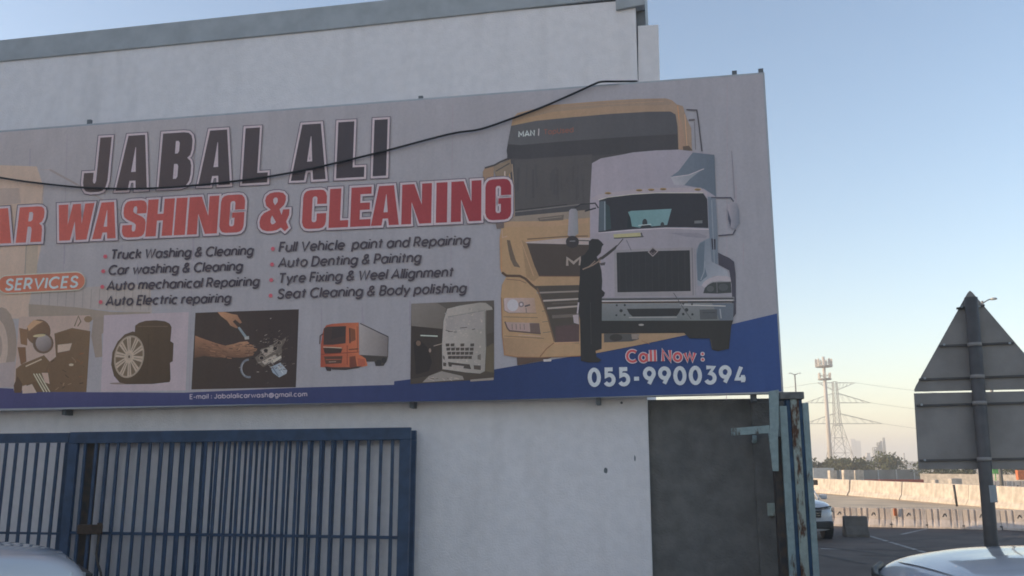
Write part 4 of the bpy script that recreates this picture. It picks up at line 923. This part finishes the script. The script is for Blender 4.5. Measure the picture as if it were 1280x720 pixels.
for y, x in ((431, 1218.3), (471, 1221.6), (504, 1224.4), (574, 1230.3)):
    c = onsign(x, y, -.11); mb = MB(); mb.tube([c-Vector((0, 0, .022)), c+Vector((0, 0, .022))], .074, 16); mb.build('clamp', M['sign_grey'], ts)
for y, xs_ in ((383, (1202, 1224)), (430, (1180, 1262)), (471.5, (1156, 1298)), (504.5, (1152, 1302)), (574, (1156, 1300))):
    for x in xs_:
        c = onsign(x, y-.02*(x-1220), -.03); mb = MB(); mb.tube([c, c-SVD*.012], .013, 8); mb.build('bolt', M['trim'], ts)
mb = MB(); p = onsign(1237, 617, -.11); mb.tube([p-Vector((0, 0, .09)), p+Vector((0, 0, .09))], .0705, 16, caps=False); mb.build('sticker_band', M['trim'], ts)

# ================================================================== CARS
def car(name, label, loc, rz, scale=1.0, lip='plastic'):
    root = empty(name, loc, label, 'car', None, rz); root.scale = (scale,)*3
    loc_ = lambda mb, nm, m, par=None, **k: lbuild(mb, nm, m, par or root, **k)
    def lbuild(mb, nm, m, par, bevel=0, sub=0):
        o = mb.build(nm, m, None, bevel=bevel, sub=sub); o.parent = par; return o
    ST = [(-2.36, .70, .90), (-2.30, .84, 1.00), (-1.6, .93, 1.07), (-.6, .945, 1.08), (.55, .945, 1.09), (.78, .94, 1.095), (1.15, .935, 1.10), (1.6, .92, 1.085), (1.95, .89, 1.045), (2.16, .85, .985), (2.28, .78, .90), (2.36, .62, .78)]
    def sec(x, w, zt, lo=.26):
        h = [(0, zt+.035), (.30*w, zt+.032), (.62*w, zt+.018), (.86*w, zt-.012), (.955*w, zt-.07), (w, zt-.2), (w, .66), (w*.985, .42), (w*.93, lo), (0, lo)]
        return [(x, y, z) for y, z in h]+[(x, -y, z) for y, z in h[-2:0:-1]]
    mb = MB(); mb.loft([sec(*s) for s in ST]); body = loc_(mb, 'body', M['carwhite'], sub=2)
    # bonnet shut line and panel
    def ztop(x, y):
        for (x0, w0, z0), (x1, w1, z1) in zip(ST, ST[1:]):
            if x0 <= x <= x1:
                t = (x-x0)/(x1-x0); w = w0+(w1-w0)*t; z = z0+(z1-z0)*t; break
        f = abs(y)/w
        pr = [(0, .035), (.30, .032), (.62, .018), (.86, -.012), (.955, -.07)]
        for (f0, a), (f1, b) in zip(pr, pr[1:]):
            if f0 <= f <= f1: return z+a+(b-a)*(f-f0)/(f1-f0)
        return z-.07
    xs = [.62+i*(2.17-.62)/12 for i in range(13)]; ys = [-.74+i*1.48/14 for i in range(15)]
    vs = []; fs = []
    for i, x in enumerate(xs):
        k = 1-.10*max(0, (x-1.6)/.6)
        for y in ys: vs.append((x-.10*(y*k/.74)**4, y*k, ztop(x, y*k)+.003+.006*(1 if .16 < abs(y) < .6 else 0)*(1 if x < 1.9 else 0)))
    for i in range(12):
        for j in range(14): fs.append((i*15+j, (i+1)*15+j, (i+1)*15+j+1, i*15+j+1))
    mb = MB(); mb.add(vs, fs, 0, None, True); loc_(mb, 'bonnet', M['carwhite'], sub=1)
    # cabin
    def cs(x, w0, w1, z0, z1):
        h = [(0, z1+.03), (.6*w1, z1+.02), (.93*w1, z1-.02), (w1, z1-.08), (w0, z0), (w0*.98, z0-.05), (0, z0-.05)]
        return [(x, y, z) for y, z in h]+[(x, -y, z) for y, z in h[-2:0:-1]]
    mb = MB(); mb.loft([cs(-2.22, .80, .72, 1.02, 1.10), cs(-1.95, .86, .70, 1.06, 1.62), cs(-.9, .88, .72, 1.07, 1.71), cs(-.3, .88, .72, 1.08, 1.69), cs(.02, .87, .70, 1.08, 1.60), cs(.70, .82, .70, 1.08, 1.13)]); loc_(mb, 'windows', M['glass'], sub=1)
    mb = MB(); mb.loft([cs(-2.0, .71, .70, 1.60, 1.635), cs(-.9, .725, .72, 1.66, 1.725), cs(-.3, .725, .72, 1.645, 1.705), cs(-.10, .71, .69, 1.61, 1.655)]); loc_(mb, 'roof', M['carwhite'], sub=1)
    for sy in (1, -1):
        mb = MB(); mb.tube([(-.08, sy*.70, 1.645), (.70, sy*.84, 1.10)], .035, 8); loc_(mb, 'pillar', M['carwhite'])
        mb = MB(); mb.tube([(-.55, sy*.73, 1.66), (-.58, sy*.905, 1.08)], .035, 8); loc_(mb, 'pillar', M['plastic'])
        mb = MB(); mb.box((.48, sy*1.03, 1.17), (.16, .22, .15)); loc_(mb, 'mirror', M['carwhite'], bevel=.04)
        mb = MB(); mb.loft([[(2.30-.42*abs(y)**2-.05, sy*y, z) for y, z in ((.50, .74), (.50, .86), (.66, .89), (.80, .90), (.83, .80), (.72, .735))], [(2.475-.42*abs(y)**2-.03, sy*y, z) for y, z in ((.50, .74), (.50, .86), (.66, .89), (.80, .90), (.83, .80), (.72, .735))]]); hl = loc_(mb, 'headlight', M['lamp'], bevel=.015)
        for x in (1.45, -1.45):
            wb = MB(); wb.tube([(x, sy*.70, .36), (x, sy*.955, .36)], .36, 28); w = loc_(wb, 'wheel', M['black'], bevel=.03)
            rb = MB(); rb.tube([(x, sy*.93, .36), (x, sy*.965, .36)], .23, 20); loc_(rb, 'rim', M['steel_far'], w, bevel=.01)
        mb = MB(); mb.box((-2.3, sy*.66, .92), (.12, .26, .16)); loc_(mb, 'tail_light', M['red'], bevel=.03)
        mb = MB(); mb.box((-.25, sy*.958, .93), (.22, .03, .03)); loc_(mb, 'door_handle', M['chrome'], bevel=.008)
        if not lip: continue
        mb = MB(); mb.tube([(2.36, sy*.50, .875), (2.28, sy*.66, .908), (2.19, sy*.82, .912), (2.16, sy*.84, .80)], .016, 8); loc_(mb, 'lamp_trim', M['chrome'], hl)
    mb = MB(); mb.loft([[(2.33, y, z) for y, z in ((-.48, .64), (-.50, .85), (.50, .85), (.48, .64))], [(2.405-.0*abs(y), y, z) for y, z in ((-.46, .66), (-.48, .84), (.48, .84), (.46, .66))]], smooth=False); g_ = loc_(mb, 'grille', M['plastic'], bevel=.01)
    for z in (.71, .77): mb = MB(); mb.box((2.41, 0, z), (.02, .90, .014)); loc_(mb, 'grille_bar', M['chrome'], g_)
    if lip:
        mb = MB(); mb.tube([(2.17, -.80, .945), (2.29, -.64, .925), (2.375, -.42, .90), (2.40, 0, .89), (2.375, .42, .90), (2.29, .64, .925), (2.17, .80, .945)], .030, 8); loc_(mb, 'bonnet_lip', M[lip])
    mb = MB(); mb.box((2.26, 0, .44), (.24, 1.62, .22)); loc_(mb, 'bumper', M['plastic'], bevel=.05)
    return root
car('parked_car', 'white car parked by the blue gate, only its bonnet showing in the corner', (-6.75, 8.55, 0), R(33), 1.06, None)
car('parked_car', 'white car in front of the traffic sign pole, glossy bonnet and black lamp edge', (5.95, 7.85, 0), R(180), 1.12)
car('parked_car', 'small far white car half hidden behind the rusty steel post', (7.97, 26.35, 0), R(-95), .93)

# ================================================================== ROADSIDE BARRIERS
def lower_unit():
    root = empty('plastic_barrier', (0, 0, 0), 'x', 'barrier', 'short grooved roadside barriers')
    L = 1.17; H = .60
    gro = [.16, .33, .67, .84]
    xs = [(0, 0)]
    for g_ in gro: xs += [(g_-.035, 0), (g_-.025, 1), (g_+.025, 1), (g_+.035, 0)]
    xs += [(1, 0)]
    rings = []
    for f, gr in xs:
        d = .045*gr; e = .0 if 0 < f < 1 else .015
        pr = [(.25-e, 0), (.25-e-d*.2, .07), (.12-d-e, .26), (.085-d*.9-e, H-e)]
        rings.append([(f*L-L/2, -y, z) for y, z in pr]+[(f*L-L/2, y, z) for y, z in pr[::-1]])
    mb = MB(); mb.loft(rings, smooth=False); o = mb.build('body', M['plastic_white'], None); o.parent = root
    mb = MB()
    for a, b in (((-.07, .36), (0, .46)), ((0, .46), (.07, .36))):
        mb.tube([(a[0], -.112, a[1]), (b[0], -.098, b[1])], .014, 6)
    o = mb.build('arrow_mark', M['rust'], None); o.parent = root
    mb = MB(); mb.box((L/2-.01, -.17, .06), (.09, .12, .12)); o = mb.build('foot_block', M['plastic'], None, bevel=.01); o.parent = root
    return root
ends = [(1036, 0), (1084, 0), (1127, 0), (1171, 0), (1214, 0), (1260, 0)]
pa, pb = Vector((10.35, 30.2, 0)), Vector((16.15, 27.85, 0))
NB = 6
lab = ['grooved pale barrier at the left end of the low row, beside the dark concrete block', 'grooved pale barrier, second from the left in the low row', 'grooved pale barrier carrying a small orange marker', 'grooved pale barrier in the low row, just right of the one with the orange marker', 'grooved pale barrier in the low row, just left of the traffic sign pole', 'grooved pale barrier crossed by the sign pole at the right end of its row']
lu = lower_unit()
for i in range(NB):
    o = lu if i == 0 else copy_thing(lu)
    t = (i+.5)/NB; o.location = pa+(pb-pa)*t
    o.rotation_euler = (0, 0, math.atan2((pb-pa).y, (pb-pa).x)+random.uniform(-.02, .02)); o.scale = ((pb-pa).length/NB/1.19, 1, 1)
    o['label'] = lab[i]
p = pa+(pb-pa)*(2.05/NB)
mk = MB(); q = at(1119, 640, p.y-.18); mk.box(q, (.10, .04, .24)); tag(mk.build('marker_plate', M['orange'], loc=(q.x, q.y, q.z-.12), bevel=.01), 'small orange marker on the grooved barriers', 'marker')

def jersey(mb, L, H=.98, b=.33, t=.10, z0=0):
    pr = [(b, 0), (b, .08), (b*.58, .30), (t, H)]
    ring = lambda x, e=0: [(x, -y+e, z-e) for y, z in pr]+[(x, y-e, z-e) for y, z in pr[::-1]]
    return mb.loft([ring(-L/2, .0), ring(L/2, .0)], smooth=False)
dl = MB(); jersey(dl, .62, .56, .28, .11); o = dl.build('concrete_block', M['conc_shaded'], loc=(0, 0, 0), bevel=.015); o.location = (9.66, 25.6, 0); o.rotation_euler = (0, 0, R(-8))
tag(o, 'dark concrete block in the shade beside the far white car', 'barrier')
# tall lit concrete row running away from the street
A0, A1 = Vector((23.0, 37.5, 0)), Vector((21.6, 69, 0)); NJ = 9
ju = MB(); jersey(ju, (A1-A0).length/NJ-.05, 1.0); j0 = ju.build('concrete_barrier', M['conc'], loc=(0, 0, 0), bevel=.015)
poss = ['nearest unit of the long sunlit concrete row, at the right edge of the picture', 'second unit of the long sunlit concrete row from the right', 'third unit of the long sunlit concrete row, behind the traffic sign pole', 'fourth unit of the long sunlit concrete row, behind the leaning dark stake', 'fifth unit of the long sunlit concrete row from the right', 'middle unit of the long sunlit concrete row left of the leaning stake', 'seventh unit of the long sunlit concrete row from the right', 'last but one unit at the far end of the long sunlit concrete row', 'farthest unit of the long sunlit concrete row, above the far white car']
for i in range(NJ):
    o = j0 if i == 0 else copy_thing(j0)
    o.location = A0+(A1-A0)*((i+.5)/NJ)+Vector((random.uniform(-.05, .05), 0, 0)); o.rotation_euler = (0, 0, math.atan2((A1-A0).y, (A1-A0).x)+random.uniform(-.012, .012))
    tag(o, poss[i], 'barrier', 'long row of sunlit concrete barriers')
def block(px0, px1, py, Y, label, m='conc', name='concrete_block'):
    a, b = at(px0, py, Y), at(px1, py, Y); mb = MB(); w = b.x-a.x
    mb.box(((a.x+b.x)/2, Y, a.z/2), (w, .5, a.z)); return tag(mb.build(name, M[m], loc=((a.x+b.x)/2, Y, 0), bevel=.03), label, 'block')
block(1035.5, 1044.5, 588, 71, 'small upright concrete block above the far end of the barrier row')
block(1053, 1066, 587.5, 71.5, 'left one of two pale blocks standing close together behind the barrier row')
block(1067, 1078, 588, 72, 'right one of two pale blocks standing close together behind the barrier row')
block(1166, 1171, 599.5, 58, 'narrow pale block showing just above the barriers under the square plate')
block(1186.5, 1200, 598, 57, 'wide pale block above the barriers left of the traffic sign pole')
rb = MB(); jersey(rb, 1.2, .74, .26, .16); r0 = rb.build('red_barrier', M['red'], loc=(0, 0, 0), bevel=.03)
rl = ['leftmost red plastic barrier behind the concrete row', 'second red plastic barrier from the left, behind the concrete row', 'middle red plastic barrier behind the concrete row', 'fourth red plastic barrier from the left, behind the concrete row', 'rightmost red plastic barrier behind the concrete row']
for i in range(5):
    o = r0 if i == 0 else copy_thing(r0); q = at(1070+i*18.6, 600, 75); o.location = (q.x, 75+random.uniform(-.15, .15), 0); tag(o, rl[i], 'barrier', 'red plastic barriers behind the concrete row')
q = at(1017.5, 603, 46); mb = MB(); mb.box((q.x, q.y, q.z), (.34, .2, .26)); mb.box((q.x-.1, q.y, q.z/2-.065), (.08, .08, q.z-.13)); tag(mb.build('red_box', M['rust'], loc=(q.x, q.y, 0), bevel=.02), 'dark red box on a short post beside the rusty steel post', 'lamp')  # plain box standing in for an unclear far vehicle
a, b = at(1192.2, 606, 43), at(1196.2, 633, 42.9); b.z = max(b.z, 0); mb = MB(); mb.tube([b, a], .055, 8); tag(mb.build('stake', M['plastic'], loc=(b.x, b.y, 0)), 'thin dark stake leaning against the concrete barriers', 'stake')
ul_ = [copy_thing(lu) for _ in range(3)]
for i, o in enumerate(ul_):
    q = at(1247+i*23.0, 600, 52); o.location = (q.x, 52, 0); o.rotation_euler = (0, 0, R(-4)); o.scale = (.93, 1.2, 1.75)
    o['group'] = 'grooved barriers behind the concrete row'; o['label'] = ['grooved barrier behind the concrete row, next to the lamp post foot', 'grooved barrier behind the concrete row at the picture edge', 'outermost grooved barrier at the right edge behind the concrete row'][i]

# ================================================================== HOARDING AND FAR THINGS
a, b = at(1012, 588.5, 96), at(1152, 586.5, 104); hb = empty('hoarding', (a.x, a.y, 0), 'long grey hoarding fence beyond the barriers', 'fence')
mb = MB(); d = b-a; n = Vector((-d.y, d.x, 0)).normalized()*.06
mb.add([Vector((p.x, p.y, z))+s for s in (n, -n) for p, z in ((a, 0), (b, 0), (b, b.z), (a, a.z))], [(0, 1, 2, 3), (7, 6, 5, 4), (0, 4, 5, 1), (3, 2, 6, 7), (0, 3, 7, 4), (1, 5, 6, 2)]); mb.build('panel', M['hoarding'], hb)
for i in range(6):
    p = a+d*((i+.5)/6)-n*1.6; mb = MB(); mb.box((p.x, p.y, (a.z+.1)/2), (.12, .1, a.z+.1)); mb.build('fence_post', M['trim'], hb)
q = at(1028, 585, 94); mb = MB(); mb.box((q.x, 94, q.z/2), (2.2, .6, q.z)); tag(mb.build('container', M['trim'], loc=(q.x, 94, 0), bevel=.03), 'light grey box container in front of the hoarding', 'container')
a, b = at(1150, 592, 84), at(1330, 594, 78); hb = empty('low_wall', (a.x, a.y, 0), 'low pale wall behind the traffic sign plate', 'wall')
mb = MB(); d = b-a; n = Vector((-d.y, d.x, 0)).normalized()*.08
mb.add([Vector((p.x, p.y, z))+s for s in (n, -n) for p, z in ((a, 0), (b, 0), (b, b.z), (a, a.z))], [(0, 1, 2, 3), (7, 6, 5, 4), (0, 4, 5, 1), (3, 2, 6, 7), (0, 3, 7, 4), (1, 5, 6, 2)]); mb.build('panel', M['conc'], hb)

def tree(name, label, px, Y, h, w, n, leaf=.2, mk_='leaf', cat_='tree', grp=None):
    q = at(px, 580, Y); root = empty(name, (q.x, Y, 0), label, cat_, grp)
    mb = MB(); th = h*.45
    mb.tube([(q.x, Y, 0), (q.x+.05*h, Y, th*.6), (q.x+.02*h, Y, th)], [.035*h, .025*h, .018*h], 7)
    cl = []
    for i in range(max(5, int(w*3))):
        an = random.uniform(0, 6.28); rr = random.uniform(.1, .42)*w
        c = Vector((q.x+rr*math.cos(an), Y+rr*math.sin(an), random.uniform(.32, .88)*h))
        cl.append((c, random.uniform(.16, .30)*min(w, h*1.4)))
        if i < 6: mb.tube([(q.x+.02*h, Y, th*.8), (c.x, c.y, c.z)], [.014*h, .005*h], 5)
    mb.build('trunk', M['bark'], root)
    lb = MB()
    for _ in range(n):
        c, r = random.choice(cl)
        dv = Vector((random.gauss(0, 1), random.gauss(0, 1), random.gauss(0, .8))).normalized()*r*random.uniform(.5, 1.05)
        p = c+dv; p.z = max(.15, p.z)
        x = Vector((random.gauss(0, 1), random.gauss(0, 1), random.gauss(0, 1))).normalized()*leaf*random.uniform(.6, 1.3)
        y = x.cross(Vector((random.gauss(0, 1), random.gauss(0, 1), random.gauss(0, 1)))).normalized()*leaf*.5
        lb.add([p-x, p+y, p+x, p-y], [(0, 1, 2, 3)])
    lb.build('crown', M[mk_], root, fix=False)
gt = 'bushy trees beyond the hoarding'
for px, Y, h, w, n, mk_, lb_ in ((1008, 124, 2.4, 6, 1400, 'leaf_dark', 'dark bushy tree just right of the steel post, beyond the hoarding'), (1026, 128, 2.3, 4.5, 1200, 'leaf_dark', 'low dark tree left of the telecom mast foot'), (1054, 122, 2.6, 6.5, 1600, 'leaf_dark', 'widest dark bushy tree right of the telecom mast foot'), (1070, 130, 2.5, 4.5, 1100, 'leaf', 'low green tree at the right end of the dark bushes'), (1108, 128, 3.0, 5.2, 1500, 'leaf', 'pale green tree below the industrial stacks')):
    tree('bushy_tree', lb_, px, Y, h, w, n, .26, mk_, grp=gt)
gs = 'shrubs behind the low wall'
for px, Y, h, w, mk_, lb_ in ((1160, 92, 2.3, 4, 'leaf_dark', 'dark shrub under the left end of the square plate'), (1184, 94, 2.2, 3.5, 'leaf', 'green shrub under the middle of the square plate'), (1204, 90, 2.1, 3, 'leaf_dark', 'dark shrub just left of the traffic sign pole'), (1262, 92, 2.1, 4, 'leaf_dark', 'dark shrub right of the street lamp post'), (1284, 92, 2.3, 4, 'leaf', 'green shrub at the right edge beneath the sign plate')):
    tree('shrub', lb_, px, Y, h, w, 600, .16, mk_, 'shrub', gs)
q = at(1244, 588, 70); mb = MB(); mb.box((q.x, 70, q.z), (.42, .06, .5)); mb.box((q.x, 70.05, q.z/2-.1), (.06, .05, q.z-.2)); tag(mb.build('green_board', M['green'], loc=(q.x, 70, 0)), 'small bright green board right of the traffic sign pole', 'board')
q = at(1277, 592, 66); mb = MB(); mb.box((q.x, 66, q.z-.1), (.75, .3, .7)); mb.box((q.x, 66, .3), (.2, .2, .6)); tag(mb.build('orange_box', M['orange'], loc=(q.x, 66, 0), bevel=.03), 'orange box at the right edge behind the barriers', 'box')

# street lamps
def lamp_post(name, label, px, Y, ytop, arms, r):
    q = at(px, 580, Y); zt = at(px, ytop, Y).z; x = q.x
    root = empty(name, (x, Y, 0), label, 'street lamp')
    mb = MB(); mb.tube([(x, Y, 0), (x, Y, zt-.12)], [r, r*.55], 10); mb.build('pole', M['steel_far'], root)
    for s, L in arms:
        mb = MB(); mb.tube([(x, Y, zt-.25), (x+s*L*.45, Y, zt-.08), (x+s*L*.8, Y, zt)], r*.32, 7); ar = mb.build('arm', M['steel_far'], root)
        mb = MB(); mb.loft([[(x+s*(L*.7+f*L*.55), Y+dy*.16*k, zt-.02+dz*.07*k) for dy, dz in ((-1, -.4), (-.7, 1), (.7, 1), (1, -.4))] for f, k in ((0, .6), (.25, 1), (.75, 1), (1, .55))]); mb.build('lamp_head', M['trim'], ar)
lamp_post('street_lamp', 'single armed street lamp rising behind the traffic sign', 1249.5, 46, 373.5, ((1, .62),), .10)
lamp_post('street_lamp', 'double armed street lamp above the top of the steel post', 1000.5, 112, 466.5, ((1, .62), (-1, .62)), .14)

# telecom mast
Y = 220; q = at(1038.3, 580, Y); zt = at(1030.5, 446, Y).z; x = q.x; s_ = Y/FPX
tm = empty('telecom_mast', (x, Y, 0), 'slim telecom mast with two rings of antennas', 'mast')
mb = MB(); mb.tube([(x, Y, 0), (x, Y, zt)], [.62, .34], 12); mb.build('pole', M['far_wall'], tm)
for yy, wd, n in ((458, 9.5, 9), (474, 7.2, 6)):
    z = at(1032, yy, Y).z; ring = MB()
    pts = [(x+wd*s_*math.cos(t), Y+wd*s_*math.sin(t), z) for t in [2*math.pi*i/16 for i in range(17)]]
    ring.tube(pts, .22, 6, caps=False); ring.tube([(p[0], p[1], z+.9) for p in pts], .07, 5, caps=False)
    for i in range(8): ring.tube([(x, Y, z-.2), pts[i*2]], .12, 5)
    ring.build('platform', M['steel_far'], tm)
    for i in range(n):
        t = 2*math.pi*(i+.3)/n; c = (x+wd*s_*math.cos(t), Y+wd*s_*math.sin(t), z+.9)
        mb = MB(); mb.box(c, (.36, .3, 1.9 if n > 6 else 1.3), rz=t); mb.build('antenna', M['far_wall'], tm)

# pylon
Y = 330; s_ = Y/FPX; q = at(1050.5, 580, Y); cx = q.x
zt = at(1045, 477, Y).z
py_ = empty('power_pylon', (cx, Y, 0), 'lattice electricity pylon with three pairs of arms', 'pylon')
mb = MB()
lv = [0, 6, 11.5, 16, at(1046, 529, Y).z, 20.6, at(1046, 504, Y).z, 28, zt]
hw = lambda z: max(1.0, 4.6-3.5*min(1, z/17.0)) if z < 17 else 1.1-.4*(z-17)/(zt-17)
cor = lambda z: [Vector((cx+a*hw(z), Y+b*hw(z), z)) for a, b in ((-1, -1), (1, -1), (1, 1), (-1, 1))]
for z0, z1 in zip(lv, lv[1:]):
    c0, c1 = cor(z0), cor(z1)
    for i in range(4):
        mb.tube([c0[i], c1[i]], .11, 4, caps=False); j = (i+1) % 4
        mb.tube([c0[i], c1[j]], .06, 4, caps=False); mb.tube([c0[j], c1[i]], .06, 4, caps=False); mb.tube([c1[i], c1[j]], .06, 4, caps=False)
mb.build('tower', M['steel_far'], py_)
tips = []
for yl, xl, xr, yu in ((529.5, 1006, 1103, 517), (503.5, 1006, 1088, 491.5), (478.5, 1022, 1069, 487.5)):
    zl, zu = at(1046, yl, Y).z, at(1046, yu, Y).z
    for px, sg_ in ((xl, -1), (xr, 1)):
        tip = Vector((at(px, yl, Y).x, Y, zl)); ar = MB()
        for b in (-1, 1):
            i0 = Vector((cx+sg_*hw(zl), Y+b*hw(zl), zl)); i1 = Vector((cx+sg_*hw(zu), Y+b*hw(zu), zu))
            ar.tube([i0, tip], .085, 4, caps=False); ar.tube([i1, tip], .085, 4, caps=False)
            for k in range(1, 5):
                f = k/5; ar.tube([i0+(tip-i0)*f, i1+(tip-i1)*(f-.12)], .045, 4, caps=False)
        ar.build('arm', M['steel_far'], py_); tips.append((tip, sg_))
wl = ['lower', 'lower', 'middle', 'middle', 'upper', 'upper']
for k, (tip, sg_) in enumerate(tips):
    far = Vector((tip.x+(150 if sg_ > 0 else -150), Y+(-15 if sg_ > 0 else 40), tip.z-(3.0 if sg_ > 0 else 1)))
    mb = MB(); mb.tube([tip+(far-tip)*t-Vector((0, 0, 22*t*(1-t))) for t in [i/14 for i in range(15)]], .05, 4)
    for dz in ((2.6,) if k < 4 else ()):
        pass
    tag(mb.build('power_line', M['steel_far'], loc=tip), f'{wl[k]} power line running {"right" if sg_ > 0 else "left"} from the pylon', 'power line', 'power lines of the pylon')
# far buildings
def far_block(name, label, boxes, Y):
    q = at(boxes[0][0], 580, Y); root = empty(name, (q.x, Y, 0), label, 'building')
    for k, (a, b, yt) in enumerate(boxes):
        A_, B_ = at(a, 580, Y).x, at(b, 580, Y).x; z = at(a, yt, Y).z
        mb = MB(); mb.box(((A_+B_)/2, Y+k*2, z/2), (B_-A_, (B_-A_)*.9, z)); mb.build('block', M['far_wall'], root)
far_block('far_tower', 'pale blue hazy tower block right of the pylon', ((1065, 1070.5, 548.5), (1071.5, 1077.5, 551)), 1100)
far_block('far_shed', 'low pale flat building between the bushes', ((1080, 1092, 571), (1086, 1090, 566)), 420)
far_block('far_shed', 'low pale building with a thin chimney right of the green tree', ((1128, 1146, 577), (1132.5, 1134, 566)), 420)
Y = 480; ip = empty('industrial_stacks', (at(1100, 580, Y).x, Y, 0), 'dark industrial tower with two thin stacks above the green tree', 'industrial plant')
for a, b, yt in ((1093, 1098.5, 559), (1098.5, 1102, 553)):
    A_, B_ = at(a, 580, Y).x, at(b, 580, Y).x; z = at(a, yt, Y).z; fr = MB(); w = B_-A_; c = (A_+B_)/2
    for i in range(7):
        fr.box((c, Y, (i+1)*z/7-.2), (w, w, .5))
        for sx in (-1, 1):
            for sy in (-1, 1): fr.box((c+sx*w*.44, Y+sy*w*.44, (i+.5)*z/7-.25), (.4, .4, z/7-.52))
    fr.box((c, Y, z*.45), (w*.55, w*.55, z*.9)); fr.build('frame', M['steel_far'], ip)
for a, yt in ((1109.5, 547), (1105.6, 551)):
    p = at(a, 580, Y); mb = MB(); mb.tube([(p.x-1, Y, 0), (p.x-1, Y, at(a, yt, Y).z)], [1.0, .6], 10); mb.build('stack', M['steel_far'], ip)
tm_ = MB()
for k in range(7):
    x0, y0 = random.uniform(5, 16), random.uniform(16, 26); an = random.uniform(-.5, .5)+(1.2 if k % 2 else 0)
    for o_ in (0, 1.5):
        pts = [Vector((x0+math.cos(an+.03*i)*i*.5-math.sin(an)*o_, y0+math.sin(an+.03*i)*i*.5+math.cos(an)*o_, .0085+.0006*k)) for i in range(14)]
        vs = []
        for i, p in enumerate(pts):
            t = (pts[min(i+1, 13)]-pts[max(i-1, 0)]).normalized(); n = Vector((-t.y, t.x, 0))*.09; vs += [p-n, p+n]
        tm_.add(vs, [(2*i, 2*i+2, 2*i+3, 2*i+1) for i in range(13)])
tm_.build('tyre_mark', M['tyre_mark'])['kind'] = 'structure'
# ================================================================== AIR
hz = MB(); hz.box((0, 1200, 22), (3300, 2900, 48)); ho = hz.build("haze", [], fix=True)
hm = bpy.data.materials.new('haze'); hm.use_nodes = True; hn = hm.node_tree; hn.nodes.clear()
ho_ = hn.nodes.new('ShaderNodeOutputMaterial'); pv = hn.nodes.new('ShaderNodeVolumePrincipled')
pv.inputs['Color'].default_value = (.98, .965, .94, 1); pv.inputs['Density'].default_value = .0014; pv.inputs['Anisotropy'].default_value = .3
hn.links.new(pv.outputs[0], ho_.inputs['Volume']); ho.data.materials.append(hm); ho['kind'] = 'stuff'
